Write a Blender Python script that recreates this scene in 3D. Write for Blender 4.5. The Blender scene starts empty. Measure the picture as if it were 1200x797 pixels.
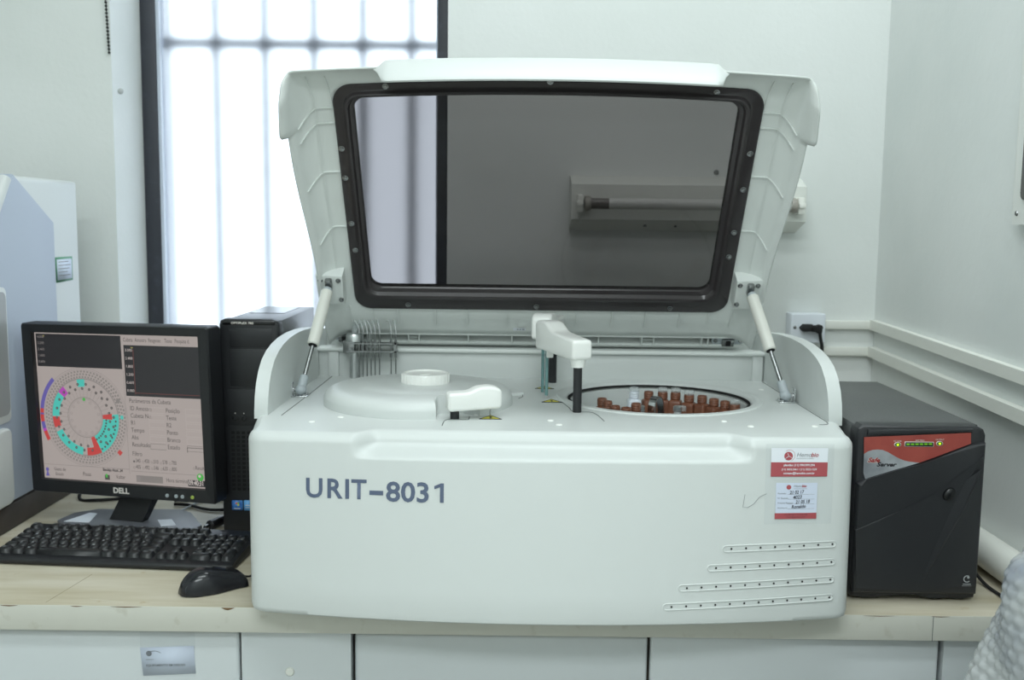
import bpy, bmesh, math, random
from mathutils import Matrix, Vector
random.seed(7)
scn = bpy.context.scene
COL = scn.collection
PI = math.pi

# ------------------------------------------------------------------ helpers
def S(r, g, b, a=1.0):
    def f(c):
        c /= 255.0
        return c / 12.92 if c <= 0.04045 else ((c + 0.055) / 1.055) ** 2.4
    return (f(r), f(g), f(b), a)

def mat(name, col, rough=0.5, metal=0.0, noise=None, bump=None, spec=0.5, coat=0.0, emit=None, trans=0.0):
    m = bpy.data.materials.new(name); m.use_nodes = True
    nt = m.node_tree; p = nt.nodes['Principled BSDF']
    p.inputs['Base Color'].default_value = col
    p.inputs['Roughness'].default_value = rough
    p.inputs['Metallic'].default_value = metal
    p.inputs['Specular IOR Level'].default_value = spec
    p.inputs['Coat Weight'].default_value = coat
    p.inputs['Transmission Weight'].default_value = trans
    if emit:
        p.inputs['Emission Color'].default_value = emit[0]; p.inputs['Emission Strength'].default_value = emit[1]
    tc = nt.nodes.new('ShaderNodeTexCoord')
    if noise:                       # (scale, second colour, low, high)
        n = nt.nodes.new('ShaderNodeTexNoise'); n.inputs['Scale'].default_value = noise[0]; n.inputs['Detail'].default_value = 5
        r = nt.nodes.new('ShaderNodeMapRange'); r.inputs['From Min'].default_value = noise[2]; r.inputs['From Max'].default_value = noise[3]
        x = nt.nodes.new('ShaderNodeMix'); x.data_type = 'RGBA'
        x.inputs[6].default_value = col; x.inputs[7].default_value = noise[1]
        nt.links.new(tc.outputs['Object'], n.inputs['Vector']); nt.links.new(n.outputs['Fac'], r.inputs['Value'])
        nt.links.new(r.outputs['Result'], x.inputs[0]); nt.links.new(x.outputs[2], p.inputs['Base Color'])
    if bump:                        # (scale, strength)
        n = nt.nodes.new('ShaderNodeTexNoise'); n.inputs['Scale'].default_value = bump[0]; n.inputs['Detail'].default_value = 3
        b = nt.nodes.new('ShaderNodeBump'); b.inputs['Strength'].default_value = bump[1]; b.inputs['Distance'].default_value = 0.002
        nt.links.new(tc.outputs['Object'], n.inputs['Vector']); nt.links.new(n.outputs['Fac'], b.inputs['Height'])
        nt.links.new(b.outputs['Normal'], p.inputs['Normal'])
    return m

def emis(name, col, strength=1.0):          # a lit pixel / lamp
    m = bpy.data.materials.new(name); m.use_nodes = True
    p = m.node_tree.nodes['Principled BSDF']
    p.inputs['Base Color'].default_value = (0.01, 0.01, 0.01, 1); p.inputs['Roughness'].default_value = 0.35
    p.inputs['Emission Color'].default_value = col; p.inputs['Emission Strength'].default_value = strength
    return m

ROOTM = {}
def T(x, y, z): return Matrix.Translation((x, y, z))
def RZ(a): return Matrix.Rotation(a, 4, 'Z')
def RX(a): return Matrix.Rotation(a, 4, 'X')
def RY(a): return Matrix.Rotation(a, 4, 'Y')
def FRONT(x=0, y=0, z=0):       # drawing plane: X right, Y up, Z towards the viewer (-y)
    return Matrix(((1, 0, 0, x), (0, 0, -1, y), (0, 1, 0, z), (0, 0, 0, 1)))
def SIDE(x=0, y=0, z=0):        # drawing plane: X = world y, Y = world z, Z = world +x
    return Matrix(((0, 0, 1, x), (1, 0, 0, y), (0, 1, 0, z), (0, 0, 0, 1)))

class MB:
    def __init__(s): s.bm = bmesh.new()
    def _new(s, v0, mi):
        s.bm.verts.ensure_lookup_table(); s.bm.faces.ensure_lookup_table()
    def _tag(s, faces, mi):
        for f in faces: f.material_index = mi
    def box(s, c, d, M=None, bev=0.0, seg=2, mi=0):
        M = M or Matrix.Identity(4)
        r = bmesh.ops.create_cube(s.bm, size=1.0, matrix=M @ T(*c) @ Matrix.Diagonal((d[0], d[1], d[2], 1)))
        fs = set(f for v in r['verts'] for f in v.link_faces)
        s._tag(fs, mi)
        if bev:
            es = list(set(e for v in r['verts'] for e in v.link_edges))
            o = bmesh.ops.bevel(s.bm, geom=es, offset=bev, segments=seg, profile=0.5, affect='EDGES', clamp_overlap=True)
            s._tag(o['faces'], mi)
        return s
    def bx(s, a, b, **k):           # corner to corner
        return s.box([(a[i] + b[i]) / 2 for i in range(3)], [abs(b[i] - a[i]) for i in range(3)], **k)
    def prism(s, pts, z0, z1, M=None, bev=0.0, seg=2, mi=0, mi_top=None):
        M = M or Matrix.Identity(4)
        if sum(pts[i][0] * pts[(i + 1) % len(pts)][1] - pts[(i + 1) % len(pts)][0] * pts[i][1] for i in range(len(pts))) < 0:
            pts = pts[::-1]
        lo = [s.bm.verts.new(M @ Vector((p[0], p[1], z0))) for p in pts]
        hi = [s.bm.verts.new(M @ Vector((p[0], p[1], z1))) for p in pts]
        n = len(pts); fs = [s.bm.faces.new(lo[::-1]), s.bm.faces.new(hi)]
        top = fs[1]
        for i in range(n): fs.append(s.bm.faces.new((lo[i], lo[(i + 1) % n], hi[(i + 1) % n], hi[i])))
        s._tag(fs, mi)
        if mi_top is not None: top.material_index = mi_top
        if bev:
            o = bmesh.ops.bevel(s.bm, geom=list(top.edges), offset=bev, segments=seg, profile=0.5, affect='EDGES', clamp_overlap=True)
            s._tag([f for f in o['faces'] if f.is_valid], mi)
        return s
    def poly(s, pts, M=None, mi=0, z=0.0):
        M = M or Matrix.Identity(4)
        if sum(pts[i][0] * pts[(i + 1) % len(pts)][1] - pts[(i + 1) % len(pts)][0] * pts[i][1] for i in range(len(pts))) < 0:
            pts = pts[::-1]
        f = s.bm.faces.new([s.bm.verts.new(M @ Vector((p[0], p[1], z))) for p in pts]); f.material_index = mi
        return s
    def rect(s, x0, y0, x1, y1, M=None, mi=0, z=0.0):
        return s.poly([(x0, y0), (x1, y0), (x1, y1), (x0, y1)], M, mi, z)
    def ring(s, r0, r1, a0, a1, M=None, mi=0, z=0.0, n=32, c=(0, 0)):
        n = max(2, int(n)); M = M or Matrix.Identity(4)
        A = [a0 + (a1 - a0) * i / n for i in range(n + 1)]
        vi = [s.bm.verts.new(M @ Vector((c[0] + r0 * math.cos(a), c[1] + r0 * math.sin(a), z))) for a in A]
        vo = [s.bm.verts.new(M @ Vector((c[0] + r1 * math.cos(a), c[1] + r1 * math.sin(a), z))) for a in A]
        for i in range(n):
            s.bm.faces.new((vi[i], vo[i], vo[i + 1], vi[i + 1])).material_index = mi
        return s
    def disc(s, c, r, M=None, mi=0, z=0.0, n=16, ry=None):
        ry = ry or r
        return s.poly([(c[0] + r * math.cos(2 * PI * i / n), c[1] + ry * math.sin(2 * PI * i / n)) for i in range(n)], M, mi, z)
    def lathe(s, prof, M=None, n=32, mi=0, a0=0.0, a1=2 * PI):
        M = M or Matrix.Identity(4); full = abs(a1 - a0 - 2 * PI) < 1e-6
        rows = []
        for r, z in prof:
            if r < 1e-7: rows.append([s.bm.verts.new(M @ Vector((0, 0, z)))])
            else: rows.append([s.bm.verts.new(M @ Vector((r * math.cos(a0 + (a1 - a0) * i / n), r * math.sin(a0 + (a1 - a0) * i / n), z))) for i in range(n if full else n + 1)])
        for a, b in zip(rows, rows[1:]):
            k = n
            for i in range(k):
                j = (i + 1) % n if full else i + 1
                if len(a) == 1 and len(b) == 1: continue
                if len(a) == 1: f = s.bm.faces.new((a[0], b[j], b[i]))
                elif len(b) == 1: f = s.bm.faces.new((a[i], a[j], b[0]))
                else: f = s.bm.faces.new((a[i], a[j], b[j], b[i]))
                f.material_index = mi
        return s
    def cyl(s, p0, p1, r0, r1=None, n=20, mi=0, bev=0.0):
        p0, p1 = Vector(p0), Vector(p1); d = p1 - p0; L = d.length
        M = T(*p0) @ d.to_track_quat('Z', 'Y').to_matrix().to_4x4()
        r1 = r0 if r1 is None else r1
        if bev: pr = [(0, 0), (r0 - bev, 0), (r0, bev), (r1, L - bev), (r1 - bev, L), (0, L)]
        else: pr = [(0, 0), (r0, 0), (r1, L), (0, L)]
        return s.lathe(pr, M, n, mi)
    def tube(s, pts, r, n=10, mi=0, M=None):
        M = M or Matrix.Identity(4)
        P = [M @ Vector(p) for p in pts]; rows = []
        t = (P[1] - P[0]).normalized(); u = t.orthogonal().normalized()
        for i, p in enumerate(P):
            t2 = ((P[min(i + 1, len(P) - 1)] - P[max(i - 1, 0)])).normalized()
            q = t.rotation_difference(t2); u = q @ u; t = t2
            w = t.cross(u)
            rows.append([s.bm.verts.new(p + r * (math.cos(2 * PI * k / n) * u + math.sin(2 * PI * k / n) * w)) for k in range(n)])
        for a, b in zip(rows, rows[1:]):
            for k in range(n): s.bm.faces.new((a[k], a[(k + 1) % n], b[(k + 1) % n], b[k])).material_index = mi
        s.bm.faces.new(rows[0][::-1]).material_index = mi; s.bm.faces.new(rows[-1]).material_index = mi
        return s
    def grid(s, rows, mi=0, closed=False, skip=None, flip=False):
        V = [[s.bm.verts.new(p) for p in r] for r in rows]
        for i in range(len(V) - 1):
            n = len(V[i]); m = n if closed else n - 1
            for j in range(m):
                if skip and skip(i, j): continue
                q = (V[i][j], V[i][(j + 1) % n], V[i + 1][(j + 1) % n], V[i + 1][j])
                s.bm.faces.new(q[::-1] if flip else q).material_index = mi
        return V
    def text(s, txt, size, M, mi=0, bold=0.0, shear=0.0, align='LEFT', sx=1.0, ext=0.0):
        c = bpy.data.curves.new('t', 'FONT'); c.body = txt; c.size = size; c.shear = shear; c.offset = bold
        c.align_x = align; c.resolution_u = 3; c.extrude = ext; c.fill_mode = 'FRONT' if ext == 0 else 'BOTH'
        o = bpy.data.objects.new('t', c); COL.objects.link(o)
        dg = bpy.context.evaluated_depsgraph_get(); dg.update()
        me = bpy.data.meshes.new_from_object(o.evaluated_get(dg))
        X = M @ Matrix.Diagonal((sx, 1, 1, 1))
        vs = [s.bm.verts.new(X @ v.co) for v in me.vertices]
        for p in me.polygons:
            try: s.bm.faces.new([vs[i] for i in p.vertices]).material_index = mi
            except ValueError: pass
        bpy.data.objects.remove(o); bpy.data.curves.remove(c); bpy.data.meshes.remove(me)
        return s
    def xf(s, M):
        bmesh.ops.transform(s.bm, matrix=M, verts=s.bm.verts); return s
    def build(s, name, mats, parent=None, angle=38, local=False, fix=True):
        if fix: bmesh.ops.recalc_face_normals(s.bm, faces=s.bm.faces)
        ca = math.radians(angle)
        for f in s.bm.faces: f.smooth = True
        for e in s.bm.edges:
            if len(e.link_faces) == 2:
                try: e.smooth = e.calc_face_angle() < ca
                except ValueError: e.smooth = False
        o = None
        M = Matrix.Identity(4)
        if parent is not None and not local:
            s.bm.transform(ROOTM[parent.name].inverted()); M = ROOTM[parent.name]
        me = bpy.data.meshes.new(name); s.bm.to_mesh(me); s.bm.free()
        for m in (mats if isinstance(mats, (list, tuple)) else [mats]): me.materials.append(m)
        o = bpy.data.objects.new(name, me); COL.objects.link(o)
        if parent is not None: o.parent = parent
        ROOTM[o.name] = ROOTM[parent.name] if parent is not None else M
        return o

def thing(name, label, cat, M=None, group=None):
    o = bpy.data.objects.new(name, None); COL.objects.link(o); o.empty_display_size = 0.05
    o.matrix_world = M or Matrix.Identity(4); ROOTM[o.name] = M or Matrix.Identity(4)
    o['label'] = label; o['category'] = cat
    if group: o['group'] = group
    return o
def tag(o, label, cat, group=None):
    o['label'] = label; o['category'] = cat
    if group: o['group'] = group
    return o
def struct(o): o['kind'] = 'structure'; return o
def lab(o, label): o['label'] = label; return o
def sstep(a, b, x):
    t = min(1, max(0, (x - a) / (b - a))); return t * t * (3 - 2 * t)
def rrect(x0, y0, x1, y1, r, n=5):
    out = []
    for cx, cy, a in ((x1 - r, y1 - r, 0), (x0 + r, y1 - r, 90), (x0 + r, y0 + r, 180), (x1 - r, y0 + r, 270)):
        for i in range(n + 1):
            t = math.radians(a + 90 * i / n); out.append((cx + r * math.cos(t), cy + r * math.sin(t)))
    return out
def bez(pts, n=8):      # Catmull-Rom through points
    P = [Vector(p) for p in pts]; out = []
    for i in range(len(P) - 1):
        a, b, c, d = P[max(i - 1, 0)], P[i], P[i + 1], P[min(i + 2, len(P) - 1)]
        for k in range(n):
            t = k / n
            out.append(0.5 * ((2 * b) + (c - a) * t + (2 * a - 5 * b + 4 * c - d) * t * t + (3 * b - a - 3 * c + d) * t ** 3))
    out.append(P[-1]); return out

# ------------------------------------------------------------------ materials
M_wall = mat('wall_paint', S(226, 229, 227), 0.6, noise=(3.0, S(219, 223, 220), 0.4, 0.75), bump=(70, 0.25))
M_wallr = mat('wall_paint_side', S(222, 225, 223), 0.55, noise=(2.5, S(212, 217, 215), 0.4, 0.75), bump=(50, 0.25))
M_reveal = mat('reveal_paint', S(224, 228, 230), 0.6, bump=(60, 0.2))
M_floor = mat('floor_tile', S(170, 168, 160), 0.4, noise=(4, S(150, 148, 140), 0.3, 0.7))
M_ceil = mat('ceiling_paint', S(225, 226, 222), 0.8)
M_white = mat('white_plastic', S(209, 213, 211), 0.38, bump=(900, 0.05))
M_lid = mat('lid_plastic_brightened', S(222, 226, 223), 0.42)  # body plastic made lighter, standing in for light the lid lacks
M_arm = mat('arm_plastic', S(240, 241, 237), 0.3)
M_dark = mat('black_plastic', S(30, 31, 34), 0.42, bump=(700, 0.06))
M_frame = mat('smoked_frame', S(56, 52, 53), 0.2, spec=.4)
M_black = mat('black_gloss', S(16, 17, 19), 0.22)
M_rubber = mat('black_rubber', S(20, 20, 21), 0.7)
M_seam = mat('seam_line', S(92, 98, 96), 0.7)
M_chrome = mat('chrome', S(205, 207, 208), 0.14, 1.0)
M_alu = mat('brushed_aluminium', S(205, 208, 208), 0.32, 1.0)
M_steel = mat('steel', S(150, 152, 152), 0.25, 1.0)
M_greyp = mat('grey_fitting', S(176, 184, 188), 0.45)
M_strut = mat('strut_paint', S(226, 226, 218), 0.28)
M_blue = mat('lettering_blue', S(84, 96, 120), 0.5)
M_red = mat('sticker_red', S(172, 78, 84), 0.4)
M_paper = mat('sticker_white', S(232, 236, 242), 0.4)
M_paper2 = mat('paper_blueish', S(208, 216, 232), 0.55)
M_ink = mat('ink_dark', S(38, 40, 52), 0.6)
M_inkg = mat('ink_grey', S(120, 124, 130), 0.6)
M_yel = mat('warning_yellow', S(214, 206, 70), 0.5)
M_brown = mat('amber_plastic', S(134, 88, 66), 0.4, noise=(60, S(112, 68, 50), 0.3, 0.7))
M_bwhite = mat('white_bottle', S(226, 232, 240), 0.35)
M_bluep = mat('blue_grey_panel', S(170, 179, 194), 0.5)
M_inst = mat('instrument_white', S(204, 208, 207), 0.42)
M_screw = M_steel
def clear(name, col, mixf=0.25, rough=0.08):
    m = bpy.data.materials.new(name); m.use_nodes = True; nt = m.node_tree
    for n in list(nt.nodes): nt.nodes.remove(n)
    o = nt.nodes.new('ShaderNodeOutputMaterial'); t = nt.nodes.new('ShaderNodeBsdfTransparent'); g = nt.nodes.new('ShaderNodeBsdfPrincipled')
    x = nt.nodes.new('ShaderNodeMixShader'); x.inputs[0].default_value = mixf
    t.inputs[0].default_value = col; g.inputs['Base Color'].default_value = (0.8, 0.82, 0.82, 1); g.inputs['Roughness'].default_value = rough
    nt.links.new(t.outputs[0], x.inputs[1]); nt.links.new(g.outputs[0], x.inputs[2]); nt.links.new(x.outputs[0], o.inputs[0])
    return m
M_clear = clear('clear_plastic', (0.93, 0.95, 0.95, 1), 0.3)
M_glasst = clear('teal_glass_tube', S(110, 170, 170), 0.55)
M_glasst.node_tree.nodes['Principled BSDF'].inputs['Base Color'].default_value = S(150, 190, 190)
M_tape = clear('clear_tape', (0.975, 0.98, 0.985, 1), 0.05, 0.3)
def smoked():
    m = bpy.data.materials.new('smoked_acrylic'); m.use_nodes = True; nt = m.node_tree
    for n in list(nt.nodes): nt.nodes.remove(n)
    o = nt.nodes.new('ShaderNodeOutputMaterial'); t = nt.nodes.new('ShaderNodeBsdfTransparent'); g = nt.nodes.new('ShaderNodeBsdfGlossy')
    f = nt.nodes.new('ShaderNodeFresnel'); f.inputs[0].default_value = 1.22; x = nt.nodes.new('ShaderNodeMixShader')
    t.inputs[0].default_value = (0.47, 0.455, 0.455, 1); g.inputs['Roughness'].default_value = 0.03
    nt.links.new(f.outputs[0], x.inputs[0]); nt.links.new(t.outputs[0], x.inputs[1]); nt.links.new(g.outputs[0], x.inputs[2]); nt.links.new(x.outputs[0], o.inputs[0])
    return m
M_smoke = smoked()
def frosted():
    m = bpy.data.materials.new('frosted_pane'); m.use_nodes = True; nt = m.node_tree
    for n in list(nt.nodes): nt.nodes.remove(n)
    o = nt.nodes.new('ShaderNodeOutputMaterial'); r = nt.nodes.new('ShaderNodeBsdfRefraction')
    r.inputs['Color'].default_value = (0.97, 0.985, 1, 1); r.inputs['IOR'].default_value = 1.4; r.inputs['Roughness'].default_value = 0.535
    nt.links.new(r.outputs[0], o.inputs[0])
    return m
M_frost = frosted()
def worktop_mat():
    m = bpy.data.materials.new('worn_cream_laminate'); m.use_nodes = True; nt = m.node_tree; p = nt.nodes['Principled BSDF']
    tc = nt.nodes.new('ShaderNodeTexCoord'); mp = nt.nodes.new('ShaderNodeMapping'); mp.inputs['Rotation'].default_value = (0, 0, math.radians(62)); mp.inputs['Scale'].default_value = (2.0, 16, 2)
    n = nt.nodes.new('ShaderNodeTexNoise'); n.inputs['Scale'].default_value = 2.2; n.inputs['Detail'].default_value = 6
    r = nt.nodes.new('ShaderNodeValToRGB'); e = r.color_ramp.elements
    e[0].position = 0.32; e[0].color = S(182, 172, 148); e[1].position = 0.68; e[1].color = S(202, 195, 178)
    n2 = nt.nodes.new('ShaderNodeTexNoise'); n2.inputs['Scale'].default_value = 26; n2.inputs['Detail'].default_value = 6
    r2 = nt.nodes.new('ShaderNodeMapRange'); r2.inputs['From Min'].default_value = 0.66; r2.inputs['From Max'].default_value = 0.74
    x = nt.nodes.new('ShaderNodeMix'); x.data_type = 'RGBA'; x.inputs[7].default_value = S(176, 160, 130)
    L = nt.links.new
    L(tc.outputs['Object'], mp.inputs['Vector']); L(mp.outputs[0], n.inputs['Vector']); L(n.outputs['Fac'], r.inputs[0]); L(tc.outputs['Object'], n2.inputs['Vector'])
    L(n2.outputs['Fac'], r2.inputs['Value']); L(r2.outputs[0], x.inputs[0]); L(r.outputs[0], x.inputs[6]); L(x.outputs[2], p.inputs['Base Color'])
    p.inputs['Roughness'].default_value = 0.42
    return m
M_top = worktop_mat()
M_edge = mat('worktop_edge', S(208, 207, 197), 0.55, noise=(40, S(192, 189, 176), 0.62, 0.78))
M_door = mat('door_laminate', S(210, 215, 217), 0.42, noise=(2, S(205, 210, 212), 0.4, 0.7))
M_gap = mat('cabinet_inside', S(60, 56, 50), 0.8)
M_chip = mat('bare_wood_chip', S(120, 92, 62), 0.8)
M_pvc = mat('white_pvc', S(228, 229, 222), 0.4)
M_pvcb = mat('outlet_plastic', S(224, 229, 236), 0.35)
M_wframe = mat('window_frame_paint', S(52, 54, 62), 0.45, noise=(30, S(70, 74, 84), 0.55, 0.8))
M_wtrim = mat('window_bead', S(200, 208, 222), 0.4)
M_bar = mat('grille_iron', S(60, 66, 80), 0.7)
M_plinth = mat('dark_plinth', S(58, 52, 48), 0.6, noise=(12, S(74, 66, 60), 0.4, 0.7))

# ------------------------------------------------------------------ room
WY, WX, LX, FY, CH = 2.5, 0.91, -2.3, -2.0, 3.25     # back wall, right wall, left wall, wall behind viewer, ceiling
struct(MB().bx((LX - .1, FY - .1, -.1), (WX + .1, WY + .25, 0)).build('floor', M_floor))
struct(MB().bx((LX - .1, FY - .1, CH), (WX + .1, WY + .25, CH + .1)).build('ceiling', M_ceil))
OX0, OX1, OZ0, OZ1 = -0.987, -0.165, 0.95, 2.35     # window opening
wb = MB()
wb.bx((LX, WY, 0), (OX0, WY + .25, CH)); wb.bx((OX1, WY, 0), (WX + .1, WY + .25, CH))
wb.bx((OX0, WY, 0), (OX1, WY + .25, OZ0)); wb.bx((OX0, WY, OZ1), (OX1, WY + .25, CH))
struct(wb.build('wall_back', M_wall))
struct(MB().bx((WX, FY, 0), (WX + .1, WY, CH)).build('wall_right', M_wallr))
struct(MB().bx((LX - .1, FY, 0), (LX, WY + .25, CH)).build('wall_left', M_wall))
struct(MB().bx((LX - .1, FY - .1, 0), (WX + .1, FY, CH)).build('wall_front', M_wall))
# window
wn = thing('window_1', 'frosted window with dark painted frame behind the open analyser', 'window', T((OX0 + OX1) / 2, 2.72, OZ0)); del wn['label']; del wn['category']; struct(wn)
f = MB(); y0, y1 = 2.695, 2.745; fw = 0.040
f.bx((OX0, y0, OZ0), (OX0 + fw, y1, OZ1), bev=.003); f.bx((OX1 - fw, y0, OZ0), (OX1, y1, OZ1), bev=.003)
f.bx((OX0 + fw, y0, OZ0), (OX1 - fw, y1, OZ0 + fw)); f.bx((OX0 + fw, y0, OZ1 - fw), (OX1 - fw, y1, OZ1))
f.build('frame', M_wframe, wn)
f = MB(); a, b = OX0 + fw, OX1 - fw
f.bx((a, y0 + .006, OZ0 + fw), (a + .008, y1 - .01, OZ1 - fw)); f.bx((b - .004, y0 + .006, OZ0 + fw), (b, y1 - .01, OZ1 - fw))
f.build('glazing_bead', M_wtrim, wn)
MB().bx((a + .008, 2.722, OZ0 + fw), (b - .004, 2.726, OZ1 - fw)).build('pane', M_frost, wn)
# iron grille outside
gr = thing('window_grille', 'dark iron security grille seen blurred through the frosted window', 'grille', T(-.576, 2.82, OZ0))
xs = [-.96, -.825, -.69, -.555, -.42, -.285]
for x in xs: MB().bx((x - .011, 2.815, OZ0 - .02), (x + .011, 2.831, OZ1 + .02)).build('bar', M_bar, gr)
for z in (1.905,): MB().bx((OX0 - .05, 2.806, z - .014), (OX1 + .05, 2.815, z + .014)).build('crossbar', M_bar, gr)

# trunking, pipe
def trunk(n, p0, p1, h, t, horizontal_back):
    m = MB()
    if horizontal_back: m.bx((p0[0], WY - t, p0[2]), (p1[0], WY, p0[2] + h), bev=.002)
    else:
        pts = [(p0[1], p0[2]), (p1[1], p1[2]), (p1[1], p1[2] + h), (p0[1], p0[2] + h)]
        m.prism(pts, 0, t, SIDE(WX - t, 0, 0), bev=0)
    return struct(m.build(n, M_pvc))
trunk('trim_1', (.775, 0, 1.172), (WX, 0, 0), .021, .016, True)
trunk('trim_2', (.775, 0, 1.105), (WX, 0, 0), .022, .016, True)
trunk('trim_3', (0, 2.484, 1.172), (0, .3, 1.118), .024, .016, False)
trunk('trim_4', (0, 2.484, 1.104), (0, .3, 1.048), .025, .018, False)
pp = MB().cyl((.878, 2.48, .836), (.878, 1.575, .836), .031, n=28)
tag(pp.build('pipe', M_pvc), 'white pipe running along the right wall at worktop height', 'pipe')
# nail in window reveal wall, chain
tag(MB().lathe([(0, 0), (.0075, 0), (.007, .002), (.004, .0045), (0, .005)], FRONT(-.975, WY, 1.735) @ T(.008, 0, 0), 14).build('wall_plug', mat('wall_plug_grey', S(186, 190, 190), .5)),
    'small grey round plug in the plaster beside the window', 'plug')
ch = MB()
for i in range(36):
    z = 1.826 + i * .0085
    if z > 2.13: break
    ch.lathe([(0, -.0035), (.003, -.0017), (.0037, 0), (.003, .0017), (0, .0035)], T(-.990 - .0006 * i * .5, WY - .005, z), 8)
ch.tube([(-.990, WY - .005, 1.826), (-1.0, WY - .005, 2.13)], .0012, 6)
tag(ch.build('bead_chain', M_black), 'thin dark beaded chain hanging against the wall left of the window', 'chain')

# ------------------------------------------------------------------ worktop and cabinets
CT, CF = 0.80, 1.557
w = MB(); w.bx((LX, CF, .757), (WX, WY, CT), bev=.0015)
for fc in w.bm.faces:
    if fc.normal.y < -.5: fc.material_index = 1
random.seed(3)
for (x, l, h) in [(-.455, .022, .004), (-.62, .05, .0015), (-.81, .03, .0018), (-.70, .02, .0015), (-.38, .035, .0012), (.36, .03, .001), (.60, .05, .001), (.7, .03, .0012), (-.28, .03, .001)]:
    pts = [(-l / 2, 0), (-l / 4, -h * .7), (0, -h), (l / 4, -h * .6), (l / 2, 0)]
    w.prism(pts, 0, .0006, FRONT(x, CF, CT - .0012), mi=2)
w.bx((.688, CF - .0005, .757), (.6888, CF + .001, CT - .001), mi=3)
for p_, q_, r_ in (((-.755, CF + .01), (-.735, 1.70), .0007), ((-.95, CF + .03), (-.84, CF + .008), .0004), ((-.69, 1.585), (-.63, 1.572), .0004), ((-.40, 1.9), (-.41, 2.3), .0004)):
    d_ = Vector((q_[0] - p_[0], q_[1] - p_[1])).normalized(); nx_, ny_ = -d_.y * r_, d_.x * r_
    w.poly([(p_[0] - nx_, p_[1] - ny_), (q_[0] - nx_, q_[1] - ny_), (q_[0] + nx_, q_[1] + ny_), (p_[0] + nx_, p_[1] + ny_)], None, 1 if r_ < .0006 else 4, CT + .00006)
wt = w.build('worktop', [M_top, M_edge, M_chip, M_seam, mat('laminate_joint', S(150, 140, 116), .7)])
tag(wt, 'long cream worktop with chipped white front edge carrying all the equipment', 'worktop')
def door(x0, x1, parent, y=1.578, top=.748):
    return MB().bx((x0, y, .12), (x1, y + .018, top), bev=.006, seg=3).build('door', M_door, parent)
c1 = thing('base_cabinet', 'white cabinet under the keyboard with a paper notice on its door', 'cabinet', T(-.95, 1.8, 0))
MB().bx((-1.62, 1.597, 0), (-.442, 2.46, .756)).build('carcass', M_gap, c1); door(-1.18, -.444, c1, 1.576, .751)
door(-1.62, -1.184, c1, 1.576, .751)
fp = thing('filler_panel', 'flat white panel with a round cap between the cabinet doors', 'panel', T(-.35, 1.6, 0))
MB().bx((-.439, 1.574, 0), (-.259, 2.4, .757)).build('panel', M_door, fp)
MB().lathe([(0, 0), (.0075, 0), (.0075, .001), (.006, .003), (0, .0036)], FRONT(-.3597, 1.574, .684), 20).build('screw_cap', M_pvc, fp)
c2 = thing('base_cabinet', 'white two door cabinet beneath the analyser and the black power unit', 'cabinet', T(.23, 1.8, 0))
MB().bx((-.257, 1.597, 0), (.716, 2.46, .756)).build('carcass', M_gap, c2); door(-.254, .2305, c2, 1.582, .747); door(.235, .7115, c2, 1.580, .7515)
tag(MB().bx((.718, 1.578, 0), (.905, 2.4, .757)).build('end_panel', M_door), 'plain white cabinet end panel by the right wall', 'panel')
# paper notice
n = MB(); F = FRONT(-.561, 1.5755, .699)
n.prism([(-.0455, .0225), (.043, .0265), (.0455, -.0205), (-.0415, -.0258)], 0, .0006, F, mi=0)
n.rect(-.045, -.026, .0455, .054, F, mi=2, z=.0009)
n.disc((-.031, .013), .0035, F, 1, .0011); n.ring(.0035, .0046, 0, 2 * PI, F, 1, .0012, c=(-.031, .013))
n.ring(.018, .0188, math.radians(55), math.radians(110), F, 1, .0012, c=(-.022, -.001)); n.rect(-.036, .0023, -.023, .0030, F, 1, .0012)
n.text('EQUIPAMENTO EM DESUSO', .0052, F @ T(-.036, -.0095, .0012) @ RZ(.03), 1, bold=.00008)
tag(n.build('paper_notice', [M_paper2, M_inkg, M_tape], fix=False), 'small printed paper notice taped to the cabinet door under the keyboard', 'notice')

# ------------------------------------------------------------------ chemistry analyser
AX = .0635; DZ = 1.092; BZ = .8130; SL = .044  # most positions from here on projected from image pixels, then baked as coordinates
an = thing('chemistry_analyzer', 'large white benchtop chemistry analyser with its smoked window lid raised', 'analyzer', T(AX, 1.85, CT))
# --- body skirt: plan outline swept up
def outline():
    L = [(-.44, 2.25), (-.44, 2.0), (-.44, 1.80), (-.44, 1.70), (-.432, 1.652), (-.4225, 1.60)]
    c = (-.391, 1.574); r = .029
    for k in range(9):
        a = math.radians(172 + 98 * k / 8); L.append((c[0] + r * math.cos(a), c[1] + r * math.sin(a)))
    nfx = 190; x0, x1 = -.386, .513
    F = [(x0 + (x1 - x0) * i / nfx, 1.545) for i in range(1, nfx)]
    Rr = [(2 * AX - x, y) for x, y in L][::-1]
    return L + F + Rr
OUT = outline()
def bow(x, z):
    k = max(0, 1 - ((x - AX) / .46) ** 2); k = k if z > 0 else k
    return k * (.010 + .031 * (DZ - z) / (DZ - BZ)) + SL * (DZ - z) / (DZ - BZ)
def recess(x, z):
    e = sstep(-.252, -.212, x) * (1 - sstep(.345, .385, x))
    zl = 1.058
    return .030 * e * sstep(zl - .004, zl + .016, z) ** .8
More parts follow.
